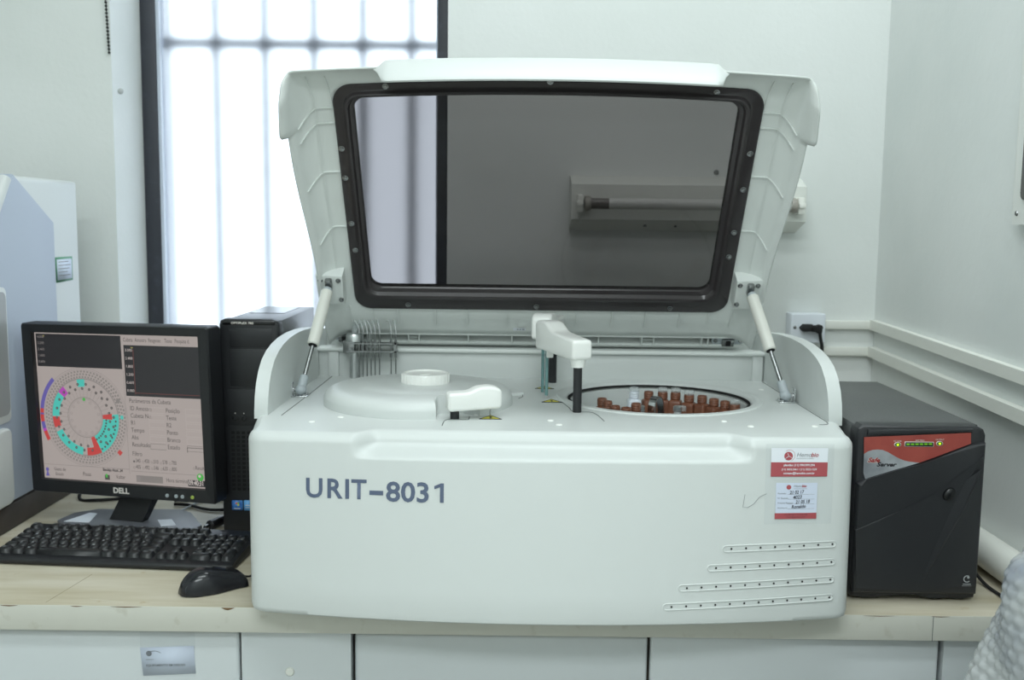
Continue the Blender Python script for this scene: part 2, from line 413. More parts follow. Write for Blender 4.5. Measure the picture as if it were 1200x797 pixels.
def ring_at(z, inset):
    n = len(OUT); R = []
    for i, (x, y) in enumerate(OUT):
        a = OUT[max(i - 1, 0)]; b = OUT[min(i + 1, n - 1)]
        t = Vector((b[0] - a[0], b[1] - a[1])).normalized(); nx, ny = -t.y, t.x     # inward (path runs counter-clockwise)
        yy = y
        fr = 1 - sstep(1.545, 1.60, y); tz_ = (DZ - z) / (DZ - BZ)
        fs_ = 1 - sstep(1.56, 1.85, y)
        d = (recess(x, z) - bow(x, z) + SL * tz_) * fr - SL * tz_ * fs_
        x = AX + (x - AX) * (1 - .025 * tz_ * fs_)
        R.append(Vector((x + nx * inset, yy + ny * inset + d, z)))
    return R
levels = [(BZ, .007), (BZ + .003, .002), (BZ + .010, .0), (.86, 0), (.92, 0), (.98, 0), (1.03, 0)] + [(1.046 + .0022 * i, 0) for i in range(15)] + [(1.080, .0005), (1.084, .002), (1.088, .0048), (1.0905, .008), (DZ, .0125)]
rows = [ring_at(z, i) for z, i in levels]
b = MB(); V = b.grid(rows)
b.bm.faces.new([v for v in V[0]][::-1])                      # underside
b.bm.faces.new([V[k][0] for k in range(len(V))][::-1] + [V[k][-1] for k in range(len(V))])   # back
body = b.build('body_shell', M_white, an, angle=50)
# --- deck with carousel opening
def circ(cx, cy, r, n=64): return [(cx + r * math.cos(2 * PI * i / n), cy + r * math.sin(2 * PI * i / n)) for i in range(n)]
HC = (.285, 1.915); HR = .181
dk = MB(); edges = []
def loop(pts, z):
    vs = [dk.bm.verts.new((p[0], p[1], z)) for p in pts]
    return vs, [dk.bm.edges.new((vs[i], vs[(i + 1) % len(vs)])) for i in range(len(vs))]
ov, oe = loop([(v.x, v.y) for v in rows[-1]], DZ); hv, he = loop(circ(HC[0], HC[1], HR), DZ)
bmesh.ops.triangle_fill(dk.bm, use_beauty=True, use_dissolve=False, edges=oe + he)
dk.grid([[Vector((x, y, DZ)) for x, y in circ(HC[0], HC[1], HR)], [Vector((x, y, DZ - .003)) for x, y in circ(HC[0], HC[1], HR - .004)], [Vector((x, y, DZ - .010)) for x, y in circ(HC[0], HC[1], HR - .005)],
         [Vector((x, y, DZ - .011)) for x, y in circ(HC[0], HC[1], HR - .012)], [Vector((x, y, DZ - .03)) for x, y in circ(HC[0], HC[1], HR - .013)]], closed=True)
bmesh.ops.remove_doubles(dk.bm, verts=dk.bm.verts, dist=.00005)
deck = dk.build('deck', M_white, an, angle=50)
# faint raised rim round the opening and panel seams on the deck
m = MB(); m.lathe([(HR + .018, 0), (HR + .016, .0022), (HR + .004, .0026), (HR, .0)], T(HC[0], HC[1], DZ - .0002), 72); m.build('opening_rim', M_white, deck)
m = MB(); m.lathe([(HR - .0062, -.0005), (HR - .0062, -.0045), (HR - .0105, -.0045), (HR - .0105, -.0005)], T(HC[0], HC[1], DZ - .0035), 72); m.build('gasket', M_rubber, deck)
for pts in [[(-.393, 1.682), (-.389, 1.90), (-.387, 2.128)], [(.5405, 1.69), (.540, 1.80), (.5395, 1.95), (.5395, 2.128)],
            [(.5405, 1.69), (.538, 1.668), (.531, 1.659), (.520, 1.657)], [(-.113, 1.610), (-.112, 1.650), (-.104, 1.664), (-.075, 1.664), (-.072, 1.672), (-.0715, 1.690)],
            [(.095, 1.845), (.105, 1.79), (.112, 1.748), (.145, 1.742), (.158, 1.665)], [(.021, 1.93), (.022, 1.90), (.014, 1.88)]]:
    MB().tube([Vector((q.x, q.y, DZ)) for q in bez([(p[0], p[1], 0) for p in pts], 5)], .0008, 6).build('panel_seam', M_seam, deck)
for x, y in [(.067, 1.666), (.08, 1.630), (.363, 1.677), (.399, 1.635), (.508, 1.642), (.511, 2.017), (-.29, 1.673), (-.428, 1.999), (-.06, 1.71), (-.33, 1.63)]:
    if x < -.41: continue
    MB().lathe([(.0055, 0), (.005, .0012), (.0035, .0016), (0, .0018)], T(x, y, DZ), 16).build('screw_cap', M_arm, deck)
for x, y in [(.067, 2.005), (.004, 1.955), (.076, 1.850), (-.035, 1.680)]:
    g = MB(); g.poly([(x - .019, y - .010), (x + .019, y - .010), (x, y + .022)], None, 0, DZ + .0006)
    g.poly([(x - .0022, y + .002), (x + .0022, y + .002), (x + .0016, y + .011), (x - .0016, y + .011)], None, 1, DZ + .0011); g.disc((x, y - .003), .002, None, 1, DZ + .0011, 8)
    for p, q in (((x - .019, y - .010), (x + .019, y - .010)), ((x + .019, y - .010), (x, y + .022)), ((x, y + .022), (x - .019, y - .010))):
        g.cyl((p[0], p[1], DZ + .0006), (q[0], q[1], DZ + .0006), .0007, n=5, mi=1)
    g.build('warning_triangle', [M_yel, M_ink], deck, fix=False)
# --- rear wall, wings
r = MB(); r.bx((-.417, 2.135, DZ - .002), (.544, 2.25, 1.1495), bev=.004); r.build('rear_wall', M_white, an)
for xa, xb in ((-.395, -.372), (.518, .541)): MB().bx((xa, 2.128, DZ - .002), (xb, 2.14, 1.147), bev=.003).build('corner_post', M_white, an)
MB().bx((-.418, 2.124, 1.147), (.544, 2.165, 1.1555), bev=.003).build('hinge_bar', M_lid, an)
MB().bx((-.418, 2.226, 1.14), (.544, 2.25, 1.215), bev=.004).build('back_light_stop', M_lid, an)  # unseen closure plate, added to stop window light leaking behind the lid
wp = [(1.682, 1.086), (1.6825, 1.100), (1.687, 1.122), (1.697, 1.144), (1.713, 1.163), (1.737, 1.180), (1.770, 1.192), (1.81, 1.200), (1.86, 1.2055), (1.93, 1.208), (2.0, 1.2065), (2.07, 1.203), (2.14, 1.197), (2.25, 1.182), (2.25, 1.086)]
for xw in (-.4395, .5435): MB().prism(wp, 0, .023, SIDE(xw, 0, 0), bev=.0).build('side_wing', M_white, an, angle=32)
for x in (-.36, .49):
    for y in (1.62, 2.2): MB().cyl((x, y, CT), (x, y, BZ + .002), .02, n=20).build('foot', M_rubber, an)
# --- front lettering, stickers, vents
def fy(x, z): return 1.545 - bow(x, z)
def onfront(pts, off): return [Vector((p[0], fy(p[0], p[1]) - off, p[1])) for p in pts]
def wrap(mb, off=.0008):
    for v in mb.bm.verts:
        t_ = (DZ - v.co.z) / (DZ - BZ)                     # marks shifted as if scaled about the camera, keeping image positions on the front
        v.co.x = AX + (v.co.x - AX) * (1 - .026 * t_) - .0015 * t_; v.co.z += .0125 * t_ + .0036 * t_ * t_
        d = -v.co.y; v.co.y = fy(v.co.x, v.co.z) - off - d
    return mb
t = MB(); t.text('U', .0435, FRONT(-.3238, 0, .9895), 0, bold=.0009, sx=.96); t.text('R', .0435, FRONT(-.2905, 0, .9895), 0, bold=.0009, sx=.96); t.text('I', .0435, FRONT(-.2620, 0, .9895), 0, bold=.0009); t.text('T', .0435, FRONT(-.2500, 0, .9895), 0, bold=.0009, sx=.92); t.text('-', .05, FRONT(-.2225, 0, .9885), 0, bold=.0012, sx=1.5); t.text('803', .0435, FRONT(-.1955, 0, .9875), 0, bold=.0009, sx=1.08); t.poly([(-.1100, .9870), (-.1040, .9870), (-.1040, 1.0175), (-.1085, 1.0175), (-.1190, 1.0130), (-.1190, 1.0080), (-.1100, 1.0115)], FRONT(0, 0, 0), 0)
for v in t.bm.verts: v.co.z += (v.co.x + .32) * -.006
wrap(t); t.build('model_lettering', M_blue, an, fix=False)
def sheet(mb, x0, z0, x1, z1, mi, off, nx=8):      # flat strip following the bowed front
    for i in range(nx):
        a = x0 + (x1 - x0) * i / nx; c = x0 + (x1 - x0) * (i + 1) / nx
        mb.poly([(a, z0), (c, z0), (c, z1), (a, z1)], FRONT(0, -off, 0), mi)
s = MB(); sheet(s, .401, .955, .510, 1.084, 0, 0); wrap(s, .0004); s.build('tape_film', M_tape, an, fix=False)
s = MB(); sheet(s, .4095, 1.0545, .5, 1.0775, 0, 0); sheet(s, .4095, 1.0315, .5, 1.0545, 1, 0)
s.disc((.437, 1.0645), .0069, FRONT(0, -.0003, 0), 1, 0, 24); s.ring(.0085, .0090, math.radians(-70), math.radians(130), FRONT(0, -.0003, 0), 1, 0, 30, c=(.4385, 1.0655))
s.tube([(.4375, -.0006, 1.0645), (.4425, -.0006, 1.062)], .0004, 5, 0); s.tube([(.4375, -.0006, 1.0645), (.4355, -.0006, 1.069)], .0004, 5, 0); s.tube([(.432, -.0006, 1.0605), (.4375, -.0006, 1.0645)], .0004, 5, 0)
s.text('Hemo', .0095, FRONT(.4495, -.0004, 1.0635), 2, shear=.25); s.text('bio', .0095, FRONT(.4725, -.0004, 1.0635), 1, bold=.00022, shear=.25)
s.text('DIAGNOSTIC SYSTEMS', .0027, FRONT(.4497, -.0004, 1.0598), 2)
s.text('plantão: (11) 994.999.294', .0048, FRONT(.4545, -.0004, 1.0485), 0, bold=.00012, align='CENTER'); s.text('(11) 3653.2461 / (11) 3222.1229', .0043, FRONT(.4545, -.0004, 1.0418), 0, bold=.00008, align='CENTER')
s.text('contato@hemobio.com.br', .0046, FRONT(.4545, -.0004, 1.0355), 0, bold=.0001, align='CENTER')
wrap(s, .0010); lab(s.build('service_label', [M_paper, M_red, M_inkg], an, fix=False), 'white and red service sticker with company contacts')
s = MB(); sheet(s, .4185, .973, .485, 1.0215, 0, 0); sheet(s, .4175, .9635, .485, .973, 1, 0)
s.disc((.439, 1.0145), .0038, FRONT(0, -.0003, 0), 1, 0, 20)
s.text('Hemo', .0056, FRONT(.4465, -.0004, 1.0145), 2, shear=.25); s.text('bio', .0056, FRONT(.4600, -.0004, 1.0145), 1, bold=.0002, shear=.25); s.rect(.4465, 1.0118, .468, 1.0122, FRONT(0, -.0004, 0), 2)
for i, (a, hnd) in enumerate([('Revisado:', '21 02 17'), ('Nº Exames:', '4023'), ('Próxima Revisão:', '21 05 18'), ('Assinatura:', 'Ronaldo')]):
    z = 1.0035 - i * .0077
    s.text(a, .0036, FRONT(.4215, -.0004, z), 2); s.rect(.4375, z - .0006, .481, z - .0003, FRONT(0, -.0004, 0), 2)
    s.text(hnd, .0075, FRONT((.4405, .446, .4505, .4440)[i], -.0005, z) @ RZ(.05), 3, bold=.00012, shear=.2, sx=(.85, .95, .85, .92)[i])
s.text('(11) 3653.2461 / (11) 3222.1229', .0028, FRONT(.4515, -.0004, .9695), 3, align='CENTER'); s.text('contato@hemobio.com.br', .0028, FRONT(.4515, -.0004, .9658), 3, align='CENTER')
wrap(s, .0010); lab(s.build('service_label', [M_paper2, M_red, M_inkg, M_ink], an, fix=False), 'pale blue inspection sticker filled in by hand')
s = MB(); s.tube([Vector((x, 0, z)) for x, z in [(.3695, 1.003), (.3665, .983), (.374, .982), (.384, .988), (.393, .999), (.404, 1.004)]], .0003, 5); wrap(s, .0003); s.build('pen_mark', M_inkg, an)
for (xa, xb, za, zb, n) in [(.336, .520, .9165, .9215, 8), (.312, .5195, .8865, .8925, 9), (.266, .519, .8555, .8640, 11), (.242, .5185, .8265, .8350, 12)]:
    def zz(x): return za + (zb - za) * (x - xa) / (xb - xa)
    h = .0052; m = MB(); st = []
    for k in range(11): a = math.radians(90 + 18 * k); st.append((xa + h + h * math.cos(a), h * math.sin(a)))
    for k in range(12): st.append((xa + h + (xb - xa - 2 * h) * (k + .5) / 12, -h))
    for k in range(11): a = math.radians(-90 + 18 * k); st.append((xb - h + h * math.cos(a), h * math.sin(a)))
    for k in range(12): st.append((xb - h - (xb - xa - 2 * h) * (k + .5) / 12, h))
    R = []
    for off, sc in ((.0004, 1.10), (-.0012, 1.0), (-.0012, .86), (.0002, .74)):
        R.append([Vector((((p[0] - (xa + h)) if p[0] < xa + h else (p[0] - (xb - h)) if p[0] > xb - h else 0) * (sc - 1) + p[0], off, zz(p[0]) + p[1] * sc)) for p in st])
    V = m.grid(R, closed=True)
    m.bm.faces.new(V[-1]); wrap(m, 0)
    vs = m.build('vent_slot', M_white, an, angle=30)
    for k in range(n):
        x = xa + .0135 + (xb - xa - .020) * k / (n - 1)
        z = zz(x)
        q = MB(); q.disc((x, z), .00165, FRONT(0, 0, 0), 0, 0, 12); wrap(q, .0007); q.build('vent_hole', M_rubber, vs, fix=False)
MB().lathe([(0, 0), (.008, 0), (.008, .003), (.005, .006), (0, .007)], SIDE(-.4365, 1.66, 1.035) @ RY(PI), 16).build('side_button', M_pvc, an)

# --- lid
TH = math.radians(57); LX0, LYh, LZh = .060, 2.15, 1.15
LV = Vector((0, -math.cos(TH), math.sin(TH))); LN = Vector((0, -math.sin(TH), -math.cos(TH)))
LM = Matrix(((1, 0, 0, LX0), (0, LV.y, LN.y, LYh), (0, LV.z, LN.z, LZh), (0, 0, 0, 1)))     # local (u, v, w): across, hinge to front, inwards
def bv(u, v): return .018 * (1 - (u / .47) ** 2) * sstep(.2, .62, v)
def Lp(u, v, w): return LM @ Vector((u, v + bv(u, v), w))
def hwid(v):
    h = .447 + .018 * sstep(.2, .5, v)
    h += (.011 - .014 * (v - .54) / .11) * sstep(.530, .535, v)
    if v > .627: r = .020; h = h - r + math.sqrt(max(0, r * r - (v - .627) ** 2))
    return h
def wsurf(u, v):
    e = hwid(min(v, .50)); a = max(0, min(1, (abs(u) - (e - .052)) / .054)); w = .055 * (1 - math.sqrt(max(0, 1 - a * a)))
    t = max(0, min(1, (v - .588) / .0605)); w = max(w, .036 * (1 - math.sqrt(max(0, 1 - t * t))))
    w += .006 * sstep(.526, .545, v) * sstep(.44, .468, abs(u))
    if v < .094: w -= (.094 - v) * .22
    return w
vl = [.034, .05, .065, .08, .094] + [.106 + .0135 * i for i in range(30)] + [.505, .515, .522, .528, .531, .534, .537, .545, .555, .565, .575, .585, .595, .604, .612, .62, .627, .632, .636, .640, .643, .645, .6463, .647]
NU = 96
l = MB(); rows = []; uvs = []
for v in vl:
    h = hwid(v); rr = []; uu = []
    for j in range(NU + 1):
        u = -h + 2 * h * j / NU; rr.append(Lp(u, v, wsurf(u, v))); uu.append(u)
    rows.append(rr); uvs.append(uu)
def sk(i, j):
    v = (vl[i] + vl[i + 1]) / 2; u = (uvs[i][j] + uvs[i + 1][j + 1]) / 2
    return abs(u + .008) < .371 and .143 < v < .594
l.grid(rows, skip=sk)
RIBS = []
def rib(uvlist, hgt=.0030, th=.0017): RIBS.append((uvlist, hgt, th))
for sgn in (-1, 1):
    rib([(sgn * (.422 - .004 * k / 24) , .585 - .37 * k / 24) for k in range(25)])
    for v in (.565, .535, .435, .315):
        rib([(sgn * (.388 + (hwid(min(v, .5)) - .012 - .388) * k / 17), v - (.0016 * max(0, k - 8) ** 1.35)) for k in range(18)])
    rib([(sgn * .396, .63), (sgn * .392, .60), (sgn * .389, .57)])
    rib([(sgn * .43, .63), (sgn * .426, .60), (sgn * .422, .585)])
    rib([(sgn * .400, .12), (sgn * .400, .094), (sgn * .40, .07)]); rib([(sgn * .352, .112), (sgn * .351, .094), (sgn * .35, .075)])
for u in (-.30, -.222, -.155, -.073, .004, .075, .15, .22, .292): rib([(u, .114), (u, .094), (u, .068)], .006, .0022)
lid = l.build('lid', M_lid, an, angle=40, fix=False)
for uvl, hgt, th in RIBS:
    g = MB(); rows = []
    P = [Lp(u, v, wsurf(u, v)) for u, v in uvl]; e_ = .002
    for i, (u, v) in enumerate(uvl):
        d = (P[min(i + 1, len(P) - 1)] - P[max(i - 1, 0)]).normalized()
        nu = (Lp(u + e_, v, wsurf(u + e_, v)) - Lp(u - e_, v, wsurf(u - e_, v))).cross(Lp(u, v + e_, wsurf(u, v + e_)) - Lp(u, v - e_, wsurf(u, v - e_))).normalized()
        sd = d.cross(nu).normalized() * th / 2
        rows.append([P[i] - sd - nu * .002, P[i] + sd - nu * .002, P[i] + sd + nu * hgt, P[i] - sd + nu * hgt])
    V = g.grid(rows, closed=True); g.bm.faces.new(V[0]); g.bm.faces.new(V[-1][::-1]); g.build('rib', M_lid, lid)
md = lid.modifiers.new('wall', 'SOLIDIFY'); md.thickness = .0038; md.offset = -1
# rear rail with slots
q = MB()
def lbx(a, b_, mb, **k): mb.bx(a, b_, M=LM, **k)
lbx((-.44, .031, -.08), (.44, .0345, -.0125), q); lbx((-.443, .0, -.08), (-.440, .034, -.026), q); lbx((.440, .0, -.08), (.443, .034, -.026), q); lbx((-.44, .0, -.080), (.44, .034, -.076), q)
lbx((-.445, -.004, -.080), (.445, .006, -.020), q, bev=.003)
for u in (-.285, -.262, -.155, -.06, .04, .128, .222, .248, .352, .366, -.37): lbx((u - .0012, .002, -.077), (u + .0012, .031, -.018), q)
for u in (-.2735, .235): lbx((u - .012, .012, -.049), (u + .012, .0145, -.026), q)
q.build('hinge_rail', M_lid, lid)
for u in (-.425, .41):
    c = MB(); c.prism(rrect(-.036, -.010, .036, .010, .0095), 0, .003, LM @ T(u, .016, -.026), bev=.001, mi=0); c.box((0, 0, .0035), (.026, .018, .006), M=LM @ T(u, .013, -.024), bev=.001, mi=1)
    for k in (-.027, .027): c.lathe([(0, .0025), (.004, .0022), (.005, 0)], LM @ T(u + k, .016, -.023), 12, mi=1)
    c.box((0, 0, .007), (.010, .012, .004), M=LM @ T(u, .013, -.024), mi=2); c.build('hinge', [M_greyp, M_steel, M_rubber], lid)
# handle lip at the front of the lid
c = MB(); rows = []
prof = [(.612, -.006), (.632, -.005), (.646, -.001), (.654, .007), (.6565, .018), (.6555, .032), (.652, .050), (.6485, .066), (.645, .0735), (.6415, .0725), (.6425, .066), (.645, .049), (.648, .033), (.648, .018), (.644, .008), (.632, .001), (.612, -.001)]
for k in range(61):
    u = -.308 + .622 * k / 60
    e = sstep(-.306, -.284, u) * (1 - sstep(.290, .312, u))
    rows.append([Lp(u, .6455 + (pv - .6455) * (.02 + .98 * e) if pv > .64 else pv, (.024 + (pw - .024) * (.02 + .98 * e)) if pv > .64 else -.006) for pv, pw in prof])
V = c.grid(rows); c.bm.faces.new(V[0]); c.bm.faces.new(V[-1][::-1])
c.build('handle_lip', M_white, lid, angle=60)
# smoked window frame and pane
def rr2(x0, y0, x1, y1, r, ns=14, nc=8):
    pts = []
    C = [(x1 - r, y1 - r, 0), (x0 + r, y1 - r, 90), (x0 + r, y0 + r, 180), (x1 - r, y0 + r, 270)]
    for k in range(4):
        cx, cy, a = C[k]
        arc = [(cx + r * math.cos(math.radians(a + 90 * i / nc)), cy + r * math.sin(math.radians(a + 90 * i / nc))) for i in range(nc + 1)]
        pts += arc
        nx_, ny_, na = C[(k + 1) % 4]; q = (nx_ + r * math.cos(math.radians(na)), ny_ + r * math.sin(math.radians(na)))
        for i in range(1, ns): pts.append((arc[-1][0] + (q[0] - arc[-1][0]) * i / ns, arc[-1][1] + (q[1] - arc[-1][1]) * i / ns))
    return pts
o_ = rr2(-.387, .115, .387, .609, .034); i_ = rr2(-.350, .173, .343, .584, .022)
fr = MB(); rows = []
for s_, wv in ((0, -.001), (0, .005), (.04, .0065), (.42, .0065), (.50, .008), (.58, .0165), (.66, .018), (.74, .0165), (.82, .010), (.97, .008), (1.0, .006), (1.0, -.006)):
    rows.append([Lp(a[0] + (b_[0] - a[0]) * s_, a[1] + (b_[1] - a[1]) * s_, wv) for a, b_ in zip(o_, i_)])
fr.grid(rows, closed=True); fr.build('window_frame', M_frame, lid, angle=35)
pn = MB(); ip = rr2(-.352, .171, .345, .586, .022)
for wv in (-.001, .003):
    pn.bm.faces.new([pn.bm.verts.new(Lp(a, b_, wv)) for a, b_ in (ip if wv > 0 else ip[::-1])])
pn.build('window_pane', M_smoke, lid, fix=False)
for u, v in [(-.296, .604), (-.004, .610), (.292, .600), (-.386, .486), (-.385, .425), (-.383, .325), (-.381, .263), (-.283, .128), (-.016, .127), (.262, .127), (.371, .485), (.370, .41), (.367, .315), (.3655, .258)]:
    MB().lathe([(.0058, 0), (.0058, .0012), (.0042, .0016), (.0040, .0042), (.0018, .0046), (.0016, .0036), (0, .0034)], LM @ T(u + .006, v + bv(u, v), .0066), 14).build('screw', M_steel, lid)
for sgn in (-1, 1):
    u0 = -.4285 if sgn < 0 else .417
    sp = MB(); sp.prism([(-.028, -.038), (.024, -.036), (.026, .034), (-.028, .036)] if sgn < 0 else [(-.024, -.036), (.028, -.038), (.028, .036), (-.026, .034)], -.02, .028, LM @ T(u0, .182, .004), bev=.002)
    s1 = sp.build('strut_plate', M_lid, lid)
    for du, dv in ((-.019, .024), (.017, .024), (-.0165, -.004) if sgn < 0 else (.0165, -.004), (.019, -.024) if sgn < 0 else (-.019, -.024)):
        MB().lathe([(.0052, 0), (.0052, .0015), (.004, .002), (.0035, .0045), (0, .0045)], LM @ T(u0 + du, .182 + dv, .032), 12).build('plate_screw', M_steel, lid)
    MB().box((0, 0, .006), (.014, .026, .013), M=LM @ T(u0 + .002 * sgn, .200, .032), bev=.003).build('strut_clevis', M_steel, lid)
    # gas strut
    A = Vector((-.400 if sgn < 0 else .521, 1.874, 1.105)); B = LM @ Vector((u0 + .001 * sgn, .201, .046)); d = (B - A)
    gs = MB(); gs.cyl(A + d * .42, A + d * .955, .0118, n=24, bev=.002, mi=0); gs.cyl(A + d * .415, A + d * .425, .0085, n=20, mi=1)
    g = gs.build('gas_strut', [M_strut, M_rubber], an)
    MB().cyl(A + d * .06, A + d * .43, .0042, n=18).build('strut_rod', M_steel, g)
    e = MB(); e.cyl(A + d * .02, A + d * .13, .0085, n=18, bev=.002); e.lathe([(0, -.011), (.006, -.009), (.010, -.004), (.011, 0), (.010, .004), (.006, .009), (0, .011)], T(*A), 18); e.build('strut_end', M_greyp, g)
    MB().cyl(A + d * .93, A + d * .985, .0085, n=18, bev=.002).build('strut_end', M_greyp, g)
    bk = MB(); x = A.x + sgn * .013
    bk.box((A.x + sgn * .004, A.y, DZ + .0015), (.036, .03, .003), bev=.001); bk.box((x + sgn * .003, A.y, DZ + .014), (.003, .016, .026), bev=.001); bk.cyl((A.x - .002 * sgn, A.y, DZ + .013), (x + sgn * .006, A.y, DZ + .013), .004, n=12)
    for k in (-.01, .01): bk.cyl((A.x - sgn * .008, A.y + k, DZ + .002), (A.x - sgn * .008, A.y + k, DZ + .006), .004, n=10)
    bk.build('strut_bracket', M_chrome, an)
s = MB(); LS = LM @ T(0, .053, -.0085) @ RX(math.atan(.22)); s.rect(-.058, -.0048, -.031, .0048, LS, 0, .0004); s.rect(-.050, -.0016, -.046, .0016, LS, 1, .0007); s.rect(-.0445, -.0016, -.041, .0016, LS, 1, .0007); s.rect(-.039, -.0016, -.034, .0016, LS, 1, .0007)
s.build('rating_sticker', [M_paper, M_inkg], lid, fix=False)

# --- reagent disc cover on the deck
DC = (-.172, 1.832); DR = .174
def rfac(a):       # notch towards the short arm
    a0 = math.atan2(1.67 - DC[1], -.085 - DC[0]); dd = abs((a - a0 + PI) % (2 * PI) - PI)
    return 1 - .25 * (1 - sstep(.15, .24, dd))
rc = MB(); rows = []
for rr_, z in ((1.0, 0), (1.0, .012), (.985, .020), (.95, .026), (.90, .0295), (.86, .031), (.78, .032), (.70, .0325), (.62, .033), (.60, .0345), (.40, .036), (.2, .037), (.0001, .037)):
    row = []
    for i in range(144):
        a = 2 * PI * i / 144; r_ = min(rr_, rfac(a) - .03 * z / .033 * (1 if rfac(a) < .99 else 0)); row.append(Vector((DC[0] + DR * r_ * math.cos(a), DC[1] + DR * r_ * math.sin(a), DZ + z)))
    rows.append(row)
rc.grid(rows, closed=True); rcov = rc.build('reagent_cover', M_white, an, angle=40)
k = MB(); k.lathe([(.044, .030), (.044, .051), (.042, .054), (.039, .0545), (.038, .052), (.012, .0515), (.011, .0525), (0, .053)], T(DC[0] + .012, DC[1] + .005, DZ), 48)
for i in range(30):
    a = 2 * PI * i / 30; k.box((DC[0] + .012 + .0440 * math.cos(a), DC[1] + .005 + .0440 * math.sin(a), DZ + .042), (.0012, .0012, .020))
k.build('knob', M_arm, rcov)
k = MB(); k.box((0, 0, 0), (.03, .055, .006), M=T(.0, 1.94, DZ + .002) @ RZ(.45), bev=.002); k.build('cover_tab', M_white, rcov)
# --- probe arms
def fillet(P, r, n=5):
    P = [Vector(p) for p in P]; out = []
    for i, p in enumerate(P):
        a, b_ = P[i - 1], P[(i + 1) % len(P)]; ua, ub = (a - p), (b_ - p); k = min(r, ua.length * .45, ub.length * .45)
        s0, s1 = p + ua.normalized() * k, p + ub.normalized() * k
        for j in range(n + 1):
            t = j / n; out.append(s0 * (1 - t) ** 2 + p * 2 * t * (1 - t) + s1 * t * t)
    return out
def inset(P, d):
    out = []; n = len(P)
    for i, p in enumerate(P):
        t = (P[(i + 1) % n] - P[i - 1]).normalized(); out.append(p + Vector((-t.y, t.x)) * d)
    return out
def arm(base, tip, prof, width, name='probe_arm'):
    d = Vector((tip[0] - base[0], tip[1] - base[1], 0)); L = d.length; ang = math.atan2(d.y, d.x)
    M = T(base[0], base[1], 0) @ RZ(ang) @ Matrix(((1, 0, 0, 0), (0, 0, -1, 0), (0, 1, 0, 0), (0, 0, 0, 1)))
    m = MB(); P = fillet(prof(L), .008); B = .006; rows = []
    for ins, w_ in ((B * .9, -width / 2), (B * .35, -width / 2 + B * .18), (B * .08, -width / 2 + B * .55), (0, -width / 2 + B), (0, width / 2 - B), (B * .08, width / 2 - B * .55), (B * .35, width / 2 - B * .18), (B * .9, width / 2)):
        rows.append([M @ Vector((q.x, q.y, w_)) for q in inset(P, ins)])
    V = m.grid(rows, closed=True); m.bm.faces.new(V[0]); m.bm.faces.new(V[-1][::-1])
    return m.build(name, M_arm, an, angle=50)
a1 = arm((.117, 1.747), (.066, 1.884), lambda L: [(-.019, 1.187), (.02, 1.186), (L - .03, 1.188), (L + .014, 1.188), (L + .014, 1.238), (L - .002, 1.244), (L - .035, 1.243), (L - .068, 1.228), (.02, 1.224), (-.019, 1.222)], .038)
MB().cyl((.117, 1.747, DZ), (.117, 1.747, 1.176), .0078, n=20).build('arm_post', M_dark, a1)
MB().cyl((.117, 1.747, 1.1725), (.117, 1.747, 1.190), .0115, .015, n=20).build('arm_collar', M_arm, a1)
m = MB(); m.cyl((.067, 1.884, 1.098), (.067, 1.884, 1.19), .0031, n=12); m.build('probe_tip', M_glasst, a1)
MB().box((.072, 1.876, 1.181), (.013, .012, .018), bev=.002).build('tip_holder', M_arm, a1)
a2 = arm((.088, 2.084), (.060, 1.955), lambda L: [(-.019, 1.200), (L + .016, 1.198), (L + .016, 1.242), (L - .0, 1.249), (L - .035, 1.248), (L - .06, 1.236), (-.019, 1.234)], .040)
MB().cyl((.086, 2.082, DZ), (.086, 2.082, 1.202), .0088, n=20).build('arm_post', M_dark, a2)
MB().cyl((.0615, 1.952, 1.093), (.0615, 1.952, 1.20), .0032, n=12).build('probe_tip', M_glasst, a2)
a3 = arm((-.096, 1.672), (-.035, 1.686), lambda L: [(-.014, 1.106), (L + .0165, 1.110), (L + .0165, 1.143), (L - .002, 1.149), (L - .025, 1.147), (L - .04, 1.139), (-.014, 1.138)], .034)
MB().cyl((-.096, 1.672, DZ), (-.096, 1.672, 1.110), .0078, n=20).build('arm_post', M_dark, a3)
MB().cyl((-.036, 1.684, 1.096), (-.036, 1.684, 1.113), .0012, n=8).build('probe_tip', M_steel, a3)
# --- wash station
ws = MB(); wy = 2.112
ws.cyl((-.336, wy, DZ), (-.336, wy, 1.150), .0098, n=24); column = ws.build('wash_station', M_alu, an)
m = MB(); m.lathe([(.018, 0), (.018, .012), (.016, .016), (.006, .017), (.005, .0175), (0, .0175)], T(-.336, wy, 1.171), 28); m.build('cap', M_alu, column)
m = MB()
m.box((-.297, wy - .004, 1.1505), (.108, .022, .003)); m.box((-.297, wy - .004, 1.1675), (.108, .022, .003)); m.box((-.346, wy - .002, 1.160), (.024, .024, .026), bev=.001); m.box((-.247, wy - .004, 1.159), (.005, .022, .020)); m.box((-.318, wy + .004, 1.159), (.012, .006, .016))
m.build('needle_bracket', M_steel, column)
tz = MB()
for i, x in enumerate((-.3245, -.316, -.3075, -.299, -.2905, -.281, -.2565, -.2465)):
    m = MB(); m.cyl((x, wy - .008, DZ + .001), (x, wy - .008, 1.150), .0013, n=8); m.cyl((x, wy - .008, 1.138), (x, wy - .008, 1.150), .0025, n=10); m.cyl((x, wy - .008, 1.150), (x, wy - .008, 1.176), .0024, n=10); m.cyl((x, wy - .008, 1.176), (x, wy - .008, 1.188), .0017, n=8); m.build('wash_needle', M_steel, column)
    hgt = .020 + .003 * (i % 3)
    tz.tube(bez([(x, wy - .008, 1.182), (x - .001, wy - .006, 1.20), (x - .012, wy + .002, 1.196 + hgt), (-.338 + .002 * i, wy + .006, 1.190 + hgt * .9), (-.343 + .0015 * i, wy + .012, 1.17)], 6), .0016, 7)
